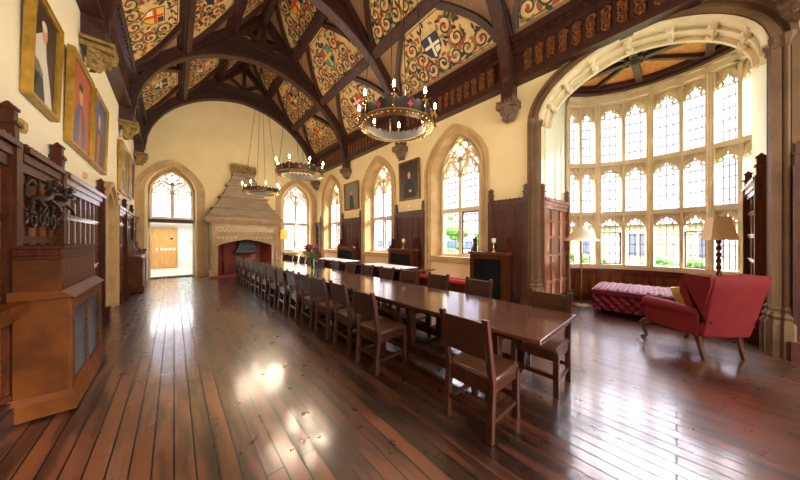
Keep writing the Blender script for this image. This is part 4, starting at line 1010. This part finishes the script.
for z in (.16, .32, .48): mb.tube([(-.82, .72, z), (-.33, .72, z)], .012, 6); mb.tube([(-.82, .72, z), (-.82, .4, z)], .012, 6); mb.tube([(-.33, .72, z), (-.33, .4, z)], .012, 6)
mb.build('bars', m_steel, o)
mb = MB(PF)
for x in (-.82, -.33): mb.tube([(x, .72, .07), (x, .72, .58)], .02, 8); mb.ball((x, .72, .6), .035, 8)
mb.build('upright', m_iron, o)
mb = MB(PF); mb.lathe([(.05, .07), (.11, .1), (.12, .28), (.09, .31), (.1, .33)], .55, .62, 14); tag(mb.build('hearth_pot', m_p_teal, None, PF(.55, .62, .07)), 'small blue-grey pot standing on the hearth right of the grate', 'pot')

# ------------------------------------------------------------------ refectory tables
def table(x0, x1, y0, y1, label, group):
    xc, yc = (x0+x1)/2, (y0+y1)/2; o = thing('refectory_table', label, 'table', (xc, yc, 0), group)
    mb = MB(); mb.box(x0, x1, y0, y1, .722, .76); mb.build('tabletop', m_table, o, bevel=.008, smooth=False)
    mb = MB(); mb.box(x0+.16, x1-.16, y0+.2, y1-.2, .64, .721)
    mb.build('under_frame', m_chair, o, smooth=False)
    n = 2 if y1-y0 < 3.3 else 3
    for k in range(n):
        y = (y0+.48, y0+1.66 if n == 3 else y1-.48, y1-.48)[k]
        mb = MB(); mb.box(x0+.12, x1-.12, y-.055, y+.055, .0, .10); mb.box(x0+.16, x1-.16, y-.05, y+.05, .56, .64)
        for x in (x0+.22, x1-.22): mb.box(x-.045, x+.045, y-.05, y+.05, .1, .58)
        for sd in (-1, 1):               # curved braces
            xx = x0+.10 if sd < 0 else x1-.10
            if k == 1 and n == 3: mb.ribbon([(y+.42*(1-sin(t*pi/2/8)), .22+.38*cos(t*pi/2/8)) for t in range(9)], .07, 'x', xx-.03, xx+.03)
        mb.build('trestle', m_chair, o, smooth=False, bevel=.006)
    for x in (x0+.2, x1-.2):
        mb = MB(); mb.box(x-.045, x+.045, y0+.43, y1-.43, .09, .2); mb.build('foot_rail', m_chair, o, smooth=False, bevel=.006)
    return o
TX0, TX1 = 2.12, 3.18
table(TX0, TX1, .71, 4.58, 'long oak refectory table nearest the camera, its bare end in the foreground', 'refectory tables in the centre row')
table(TX0, TX1, 4.60, 8.45, 'long oak refectory table in mid hall carrying the flower vase', 'refectory tables in the centre row')
table(TX0, TX1, 8.47, 11.5, 'refectory table at the fireplace end of the centre row', 'refectory tables in the centre row')
table(4.48, 5.28, 4.4, 7.35, 'oak table by the windows whose bare corner points towards the bay', 'refectory tables along the windows')
table(4.48, 5.28, 7.40, 10.4, 'oak table by the windows, the farther one with pale paper', 'refectory tables along the windows')
def paper(x0, x1, y0, y1, label):
    mb = MB(); mb.box(x0, x1, y0, y1, .761, .767); tag(mb.build('table_paper', m_white, None, ((x0+x1)/2, (y0+y1)/2, .761), smooth=False), label, 'tablecloth', 'white papers over the window tables')
paper(4.55, 5.22, 5.0, 6.9, 'white sheet covering the nearer window table'); paper(4.55, 5.22, 8.0, 10.3, 'white sheet covering the farther window table')
# ------------------------------------------------------------------ dining chairs
def make_chair():
    o = thing('dining_chair', 'x', 'chair')
    W, D = .225, .20
    zt = .955
    def lx(z): return -D-.0 if z < .45 else -D-.10*(z-.45)/.5      # back line leans
    for sd in (-1, 1):
        mb = MB(); x = sd*(W-.02)
        s = .025
        mb.hexa([(x-s, -D-s-.03, 0), (x+s, -D-s-.03, 0), (x+s, -D+s-.03, 0), (x-s, -D+s-.03, 0)], [(x-s, -D-s, .45), (x+s, -D-s, .45), (x+s, -D+s, .45), (x-s, -D+s, .45)])
        mb.hexa([(x-s, -D-s, .45), (x+s, -D-s, .45), (x+s, -D+s, .45), (x-s, -D+s, .45)], [(x-s, -D-s-.09, zt), (x+s, -D-s-.09, zt), (x+s, -D+s-.10, zt), (x-s, -D+s-.10, zt)])
        mb.build('rear_leg', m_chair, o, smooth=False, bevel=.004)
        mb = MB(); mb.box(x-s, x+s, D-s, D+s, 0, .43); mb.build('front_leg', m_chair, o, smooth=False, bevel=.004)
    mb = MB(); y0_, y1_ = -D-.052, -D-.092
    mb.hexa([(-W+.03, y0_+.012, .63), (W-.03, y0_+.012, .63), (W-.03, y0_-.012, .63), (-W+.03, y0_-.012, .63)], [(-W+.03, y1_+.012, .925), (W-.03, y1_+.012, .925), (W-.03, y1_-.012, .925), (-W+.03, y1_-.012, .925)])
    mb.build('back_panel', m_leather, o, smooth=False, bevel=.006)
    mb = MB(); mb.box(-W, W, -D-.005, D+.02, .425, .485); mb.build('seat', m_seatl, o, bevel=.022)
    mb = MB(); mb.box(-W+.03, W-.03, -D-.016, -D+.012, .345, .47); mb.box(-W+.03, W-.03, D-.012, D+.012, .36, .43)
    for sd in (-1, 1): mb.box(sd*(W-.02)-.012, sd*(W-.02)+.012, -D, D, .36, .43)
    mb.build('seat_rail', m_chair, o, smooth=False)
    mb = MB()
    for sd in (-1, 1): mb.box(sd*(W-.02)-.012, sd*(W-.02)+.012, -D, D, .13, .165)
    mb.box(-W+.03, W-.03, -D-.035, -D-.01, .17, .21); mb.box(-W+.03, W-.03, D-.012, D+.012, .17, .21)
    mb.build('stretcher', m_chair, o, smooth=False)
    return o
chair0 = make_chair(); used = False
def chair(x, y, rz, label, group):
    global used
    if not used: used = True; chair0.location = (x, y, 0); chair0.rotation_euler = (0, 0, rz); chair0['label'] = label; chair0['group'] = group
    else: dup(chair0, (x, y, 0), rz, label, group)
YL = [1.15, 2.52, 3.24, 3.91, 4.53, 5.21, 5.93, 6.67, 7.44, 8.12, 8.68, 9.32, 10.2, 11.05]
YR = [1.0, 2.08, 2.87, 3.63, 4.33, 5.08, 5.86, 6.72, 7.7, 8.6, 9.3, 9.95, 10.6, 11.2]
rnd = random.Random(3)
for i, y in enumerate(YL):
    lab = 'brown leather-backed oak chair on the open-floor side of the table, %s from the camera' % COUNT[i]
    if i == 0: lab = 'closest oak chair in the foreground, its brown leather back facing the open floor'
    if i == 1: lab = 'second chair on the open-floor side, pulled out next to the curved table brace'
    chair(2.02 if i != 1 else 1.96, y, -pi/2+rnd.uniform(-.05, .05), lab, 'chairs along the open-floor side of the table')
for i, y in enumerate(YR):
    lab = 'oak chair on the window side of the long table, %s from the near end' % COUNT[i]
    if i == 0: lab = 'oak chair at the right foreground corner of the table, facing the open floor'
    chair(2.985 if i == 0 else 3.24, y, pi/2+rnd.uniform(-.05, .05), lab, 'chairs along the window side of the table')
# ------------------------------------------------------------------ vase of flowers
vx, vy, vz = 2.63, 6.2, .76
o = thing('flower_vase', 'tall glass vase of purple and pink flowers on the mid-hall table', 'vase of flowers', (vx, vy, vz))
mb = MB(); mb.lathe([(.06, vz+.001), (.065, vz+.02), (.07, vz+.2), (.09, vz+.34), (.085, vz+.34), (.064, vz+.2), (.055, vz+.03)], vx, vy, 18); mb.build('glass_vase', m_vase, o)
mb = MB(); fl_ = []
for k in range(16):
    a = k*2.4; r = .06+.22*((k*7) % 10)/10; h = .48+.22*((k*3) % 7)/7; p = (vx+r*cos(a), vy+r*sin(a), vz+h); fl_.append(p)
    mb.tube([(vx+.03*cos(a), vy+.03*sin(a), vz+.04), (vx+.05*cos(a+.5), vy+.05*sin(a+.5), vz+.33), p], .006, 5)
    for j in range(3): mb.ball((vx+(r*.5+.04*j)*cos(a+.4*j), vy+(r*.5+.04*j)*sin(a+.4*j), vz+.34+.05*j), .03, 5, (1.3, 1.1, .5))
mb.build('stems', m_green, o)
for k, p in enumerate(fl_):
    mb = MB(); mb.ball(p, .03, 7, (1, 1, .7))
    for j in range(5): mb.ball((p[0]+.026*cos(j*1.26), p[1]+.026*sin(j*1.26), p[2]), .02, 5)
    mb.build('flower', m_pink if k % 3 else m_purple, o)
mb = MB(); mb.ball((vx-.16, vy-.1, vz+.6), .09, 8); mb.build('flower', m_purple, o)
# ------------------------------------------------------------------ floor lamps
def floor_lamp(x, y, zb, zt, r0, r1, m_, label, twist=False, sq=False, fl=.35):
    o = thing('floor_lamp', label, 'floor lamp', (x, y, 0), None)
    mb = MB(); mb.lathe([(.19, 0), (.19, .02), (.12, .035), (.04, .05), (.03, .09)], x, y, 22); mb.build('base', m_dgilt if not twist else m_chair, o)
    mb = MB()
    if twist:
        for ph in (0, pi): mb.tube([(x+.016*cos(ph+k*.9), y+.016*sin(ph+k*.9), .08+k*(zb-.08)/48) for k in range(49)], .017, 6)
    else: mb.tube([(x, y, .08), (x, y, zb+.05)], .016, 10); mb.ball((x, y, .45), .025, 8); mb.ball((x, y, 1.2), .022, 8)
    mb.tube([(x, y, zb), (x, y, zt+.02)], .008, 6); mb.build('pole', m_chair if twist else m_dgilt, o)
    mb = MB(); n = 4 if sq else 24; a0 = pi/4+.35 if sq else 0
    pr = []
    for k in range(9):
        t = k/8; pr.append((r0+(r1-r0)*(t**(1.0-fl)), zb+(zt-zb)*t))
    mb.lathe(pr+[(p[0]-.006, p[1]) for p in pr[::-1]]+[pr[0]], x, y, n, cap=False, a0=a0); 
    mb.build('lamp_shade', m_, o, smooth=not sq)
    mb = MB(); mb.ball((x, y, zb+.1), .035, 8); mb.build('bulb', m_shade1, o)
floor_lamp(7.18, 1.52, 1.53, 1.87, .37, .11, m_shade1, 'brass floor lamp with white flared shade in the left corner of the bay')
floor_lamp(6.72, -.47, 1.55, 1.93, .225, .14, m_shade2, 'barley-twist floor lamp with square beige shade behind the red armchair', twist=True, sq=True, fl=.25)
floor_lamp(3.98, 12.85, 1.6, 2.05, .17, .14, m_shade3, 'slim floor lamp with amber shade to the right of the fireplace', fl=0)
# ------------------------------------------------------------------ chandeliers
def chandelier(x, y, z, r, label, nb=8):
    o = thing('chandelier', label, 'chandelier', (x, y, z), 'ring chandeliers down the middle of the hall')
    n = 64; mb = MB()
    def ring(r0, r1, z0, z1):
        mb.ribbon([(x+(r0+r1)/2*cos(2*pi*k/n), y+(r0+r1)/2*sin(2*pi*k/n)) for k in range(n)], abs(r1-r0), 'z', z0, z1, closed=True)
    ring(r-.012, r, z-.075, z+.07)
    for k in range(32):
        a0_, a1_ = 2*pi*k/32, 2*pi*(k+.55)/32
        mb.hexa([(x+q_*cos(a), y+q_*sin(a), z+.065) for q_, a in ((r-.012, a0_), (r, a0_), (r, a1_), (r-.012, a1_))], [(x+q_*cos(a), y+q_*sin(a), z+.095) for q_, a in ((r-.012, a0_), (r, a0_), (r, a1_), (r-.012, a1_))])
    mb.build('crenellated_ring', m_iron, o)
    mb = MB(); mb.lathe([(r+.018, z-.07), (r+.02, z-.085), (r-.03, z-.105), (r-.085, z-.12), (r-.10, z-.10), (r-.095, z-.09), (r-.03, z-.085), (r+.018, z-.07)], x, y, 64, cap=False)
    for k in range(40):
        a = 2*pi*k/40; mb.ball((x+(r-.015)*cos(a), y+(r-.015)*sin(a), z-.1), .011, 5)
    mb.build('brass_flange', m_brassb, o)
    for k in range(nb):
        mb = MB(); a = 2*pi*(k+.5)/nb
        c = lambda u, h: (x+(r+.006)*cos(a)-u*sin(a), y+(r+.006)*sin(a)+u*cos(a), z+h)
        for (u, h) in ((.012, .04), (.035, .012)):
            mb.F([mb.V(*c(-u, -h)), mb.V(*c(u, -h)), mb.V(*c(u, h)), mb.V(*c(-u, h))])
        mb.build('painted_cross', m_p_crim, o, smooth=False, recalc=False)
    for k in range(nb):
        a = 2*pi*k/nb; cx, cy = x+(r+.035)*cos(a), y+(r+.035)*sin(a)
        mb = MB(); mb.lathe([(.008, z-.1), (.02, z-.08), (.012, z-.05), (.012, z+.05), (.035, z+.08), (.035, z+.095), (.014, z+.095)], cx, cy, 10); mb.tube([(x+(r-.01)*cos(a), y+(r-.01)*sin(a), z-.03), (cx, cy, z-.03)], .008, 5)
        mb.lathe([(.013, z+.09), (.013, z+.17)], cx, cy, 8)
        h = mb.build('candle_holder', m_brass, o)
        mb = MB(); mb.lathe([(.008, z+.17), (.019, z+.2), (.016, z+.23), (.003, z+.265)], cx, cy, 8); mb.build('candle_bulb', m_bulb, h)
        ld = bpy.data.lights.new('candle_light', 'POINT'); ld.energy = 20; ld.color = (1, .80, .58); ld.shadow_soft_size = .03
        lo = bpy.data.objects.new('candle_light', ld); C.objects.link(lo); lo.parent = h; lo.location = (cx-x, cy-y, .24); 
    mb = MB(); zt = 8.3
    for k in range(4):
        a = 2*pi*(k+.5)/4+.3; mb.tube([(x+(r-.03)*cos(a), y+(r-.03)*sin(a), z+.05), (x+.05*cos(a), y+.05*sin(a), zt-.5)], .006, 5)
    mb.tube([(x, y, zt-.55), (x, y, zt)], .012, 6); mb.ball((x, y, zt-.5), .06, 8); mb.build('suspension_rods', m_iron, o)
chandelier(2.45, 2.78, 3.30, .53, 'largest ring chandelier, nearest the camera, with lit candle bulbs')
chandelier(2.45, 6.58, 3.32, .56, 'middle one of the three lit ring chandeliers')
chandelier(2.40, 10.3, 3.36, .58, 'farthest ring chandelier, in front of the fireplace hood')
# ------------------------------------------------------------------ tufted ottoman in the bay
def ottoman():
    L, W_, H_ = 2.0, 1.18, .54
    o = thing('tufted_ottoman', 'long crimson deep-buttoned ottoman in the bay behind the armchair', 'ottoman', (0, 0, 0))
    def tuft(u, v, p=.155):              # diamond tufting depth
        a, b = (u/p+v/p), (u/p-v/p)
        fa_, fb_ = a-round(a), b-round(b)
        return .065*(abs(sin(pi*a))*abs(sin(pi*b)))**.4-.065
    mb = MB()
    mb.grid(lambda i, j: (-L/2+L*i, -W_/2-.0-tuft(-L/2+L*i, .1+.33*j)*0+(-tuft(L*i, .33*j)), .08+.34*j), 100, 20)
    mb.grid(lambda i, j: (-L/2+L*i, W_/2+tuft(L*i, .33*j), .08+.34*j), 60, 12)
    for sd in (-1, 1): mb.grid(lambda i, j: (sd*(L/2+tuft(W_*i, .33*j)), -W_/2+W_*i, .08+.34*j), 60, 20)
    mb.build('buttoned_side', m_redv, o, ang=80)
    mb = MB()
    def topf(i, j):
        x = -L/2-.02+(L+.04)*i; y = -W_/2-.02+(W_+.04)*j
        e_ = min(i, 1-i)*(L+.04); f_ = min(j, 1-j)*(W_+.04); m_ = min(e_, f_)
        rim = .06*(1-min(1, m_/.06)**.5) if m_ < .06 else 0
        return (x, y, H_+tuft(x, y, .15)*.8-rim)
    mb.grid(topf, 100, 60)
    mb.ribbon([(-L/2-.01, -W_/2-.01), (L/2+.01, -W_/2-.01), (L/2+.01, W_/2+.01), (-L/2-.01, W_/2+.01)], .03, 'z', .42, H_-.04, closed=True)
    mb.build('buttoned_lid', m_redv, o, ang=80)
    mb = MB(); mb.tube([(-L/2-.02, -W_/2-.02, .43), (L/2+.02, -W_/2-.02, .43), (L/2+.02, W_/2+.02, .43), (-L/2-.02, W_/2+.02, .43), (-L/2-.02, -W_/2-.02, .43)], .012, 6); mb.build('piping', m_redv, o)
    for sx_ in (-1, 1):
        for sy_ in (-1, 1): mb = MB(); mb.lathe([(.025, 0), (.035, .03), (.03, .09)], sx_*(L/2-.1), sy_*(W_/2-.1), 10); mb.build('foot', m_dark, o)
    return o
ot = ottoman()
ang = atan2(-1.97, .10)         # front edge direction, from left to right in the photo
dx, dy = cos(ang), sin(ang); nx, ny = -dy, dx     # nx points into the bay
if nx < 0: nx, ny = -nx, -ny
ot.location = (6.68+dx*1.0+nx*.59, 1.27+dy*1.0+ny*.59-.06, 0); ot.rotation_euler = (0, 0, ang)
# ------------------------------------------------------------------ wing armchair
def armchair():
    o = thing('wing_armchair', 'red wing armchair seen from behind at the edge of the bay', 'armchair')
    # local: front is +Y, width along X
    def body(fn, nu, nv, name, cu=False): mb = MB(); mb.grid(fn, nu, nv, cu); return mb.build(name, m_redc, o, ang=60)
    mb = MB(); mb.box(-.32, .32, -.30, .40, .30, .44); mb.build('seat_base', m_redc, o, bevel=.03)
    mb = MB(); mb.box(-.27, .27, -.22, .43, .43, .54); mb.build('seat_cushion', m_redc, o, bevel=.045)
    # raked back, flaring upward
    mb = MB()
    def sec(t):                          # t 0..1 from bottom to top: half width, y centre, thickness, z
        z = .30+.80*t; return (.245+.05*t**.8, -.30-.17*t, .07, z)
    rows = []
    for k in range(12):
        hw, yc, th_, z = sec(k/11)
        if k == 11: hw -= .03; th_ = .035; z += 0
        ring = []
        for (px, py) in ((-1, -.7), (-.9, -1.0), (0, -1.15), (.9, -1.0), (1, -.7), (1, 1), (0, 1.1), (-1, 1)): ring.append(mb.V(px*(hw+.055), yc+py*th_, z+(.02 if k == 11 and abs(px) < .5 else 0)))
        rows.append(ring)
    for k in range(11):
        for j in range(8): mb.F((rows[k][j], rows[k][(j+1) % 8], rows[k+1][(j+1) % 8], rows[k+1][j]))
    mb.F(rows[0]); mb.F(rows[-1]); mb.build('backrest', m_redc, o, bevel=.02, ang=50)
    for sd in (-1, 1):
        # wing
        mb = MB(); pr = [(-.40, .50), (-.24, .56), (-.20, .68), (-.14, .82), (-.13, .95), (-.17, 1.05), (-.25, 1.10), (-.50, 1.10), (-.50, 1.0), (-.36, .5)]
        lo = [mb.V(sd*(.25+.045*(z-.3)/.8), y, z) for y, z in pr]; hi = [mb.V(sd*(.315+.05*(z-.3)/.8), y, z) for y, z in pr]
        mb.F(lo); mb.F(hi)
        for k in range(len(pr)): j = (k+1) % len(pr); mb.F((lo[k], lo[j], hi[j], hi[k]))
        mb.build('wing', m_redc, o, bevel=.025, ang=50)
        # rolled arm
        mb = MB(); mb.hexa([(sd*.27, -.32, .30), (sd*.33, -.32, .30), (sd*.39, .30, .30), (sd*.27, .30, .30)], [(sd*.27, -.36, .6), (sd*.35, -.36, .6), (sd*.40, .30, .6), (sd*.27, .30, .6)])
        mb.tube([(sd*.31, -.34, .60), (sd*.33, -.1, .61), (sd*.35, .15, .61), (sd*.36, .32, .60)], [.06, .07, .085, .09], 16)
        mb.build('arm', m_redc, o, bevel=.015, ang=50)
        mb = MB(); pts = [(sd*.30, .36, .31), (sd*.34, .42, .24), (sd*.33, .40, .14), (sd*.31, .38, .06), (sd*.33, .42, .02)]
        mb.tube(pts, [.045, .042, .026, .02, .034], 10); mb.ball((sd*.33, .42, .022), .034, 8, (1, 1, .62)); mb.build('front_leg', m_chair, o)
        mb = MB(); mb.tube([(sd*.25, -.27, .31), (sd*.25, -.29, .18), (sd*.25, -.34, .0)], [.04, .03, .026], 8); mb.build('rear_leg', m_chair, o)
    return o
ac = armchair(); ac.rotation_euler = (0, 0, atan2(.72, .69)-pi/2); ac.location = (5.50, -.17, 0)
mb = MB(); mb.grid(lambda i, j: (.20*(2*i-1), .16*(2*j-1), .11*sqrt(max(0, (1-(2*i-1)**4)*(1-(2*j-1)**4)))), 14, 14); mb.grid(lambda i, j: (.20*(2*i-1), .16*(2*j-1), -.05*sqrt(max(0, (1-(2*i-1)**4)*(1-(2*j-1)**4)))), 14, 14)
cu_ = mb.build('scatter_cushion', m_gilt, None); tag(cu_, 'small patterned gold cushion on the seat of the red armchair', 'cushion'); cu_.location = (5.50, -.12, .72); cu_.rotation_euler = (radians(62), 0, ac.rotation_euler[2])
# ------------------------------------------------------------------ outside
mb = MB(); mb.box(-60, 160, -120, 140, -1.3, -.9); struct(mb.build('ground_outside', m_grass, smooth=False))
def hedge(x, y, z0, w_, d_, h_, label, seed, name='garden_bush'):
    r = random.Random(seed); mb = MB()
    for k in range(90):
        a = r.uniform(0, 6.28); q_ = r.random()**.5; zz = r.random()
        mb.ball((x+d_/2*q_*cos(a), y+w_/2*q_*sin(a), z0+h_*zz*(1-.3*q_)), r.uniform(.12, .3)*min(1, h_/1.5), 6)
    tag(mb.build(name, m_leaf, None, (x, y, z0)), label, 'shrub', 'greenery outside the windows')
hedge(11.5, 8.5, -.9, 4.6, 2, 3.9, 'bright green shrub outside the nearest arched window', 1)
hedge(13.6, 4.9, -.9, 3.5, 2, 2.5, 'low green shrub beside the lawn, glimpsed through the arched window', 2)
hedge(14.5, 14.5, -.9, 5, 2, 2.6, 'green shrub seen low through the second arched window', 3)
hedge(17.5, 4.6, -.9, 4.5, 1.5, 1.9, 'garden shrub below the left lights of the bay window', 4)
hedge(19.5, -.2, -.9, 3.5, 1.5, 1.6, 'garden shrub below the middle lights of the bay window', 5)
def house(x, y, w_, d_, h_, rh, label, nwin):
    o = thing('stone_house', label, 'building', (x, y, -.9), 'stone buildings across the lawn')
    mb = MB(); mb.box(x, x+d_, y-w_/2, y+w_/2, -.9, h_); mb.build('walls', m_house, o, smooth=False)
    mb = MB(); mb.prism([(x-.3, h_), (x+d_/2, h_+rh), (x+d_+.3, h_)], 'y', y-w_/2-.2, y+w_/2+.2); mb.build('roof', m_slate, o, smooth=False)
    for k in range(nwin):
        yy = y-w_/2+w_*(k+.5)/nwin
        mb = MB(); mb.box(x-.06, x+.02, yy-.5, yy+.5, .5, 2.0); mb.build('window', m_lead, o, smooth=False)
        mb = MB(); mb.box(x-.1, x+.02, yy-.62, yy-.5, .4, 2.1); mb.box(x-.1, x+.02, yy+.5, yy+.62, .4, 2.1); mb.box(x-.1, x+.02, yy-.62, yy+.62, 2.0, 2.12); mb.box(x-.1, x+.02, yy-.04, yy+.04, .5, 2); mb.build('window_surround', m_stonel, o, smooth=False)
house(24, 5, 16, 6, 2.6, 1.2, 'honey stone building with slate roof across the lawn, left part of the bay view', 5)
house(26, -9, 10, 6, 2.9, 1.6, 'honey stone building with gabled slate roof, right part of the bay view', 3)
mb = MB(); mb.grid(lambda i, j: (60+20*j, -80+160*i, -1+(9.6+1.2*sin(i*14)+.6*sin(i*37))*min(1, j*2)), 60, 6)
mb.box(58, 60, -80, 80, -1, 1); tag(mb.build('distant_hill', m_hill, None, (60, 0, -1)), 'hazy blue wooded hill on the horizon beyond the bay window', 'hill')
mb = MB(); mb.box(3.0, 7.2, 19.5, 21.5, -.9, 4.2); tag(mb.build('pale_courtyard_building', m_house, None, (5.2, 20, -.9), smooth=False), 'pale yellow building outside the end window right of the fireplace', 'building')
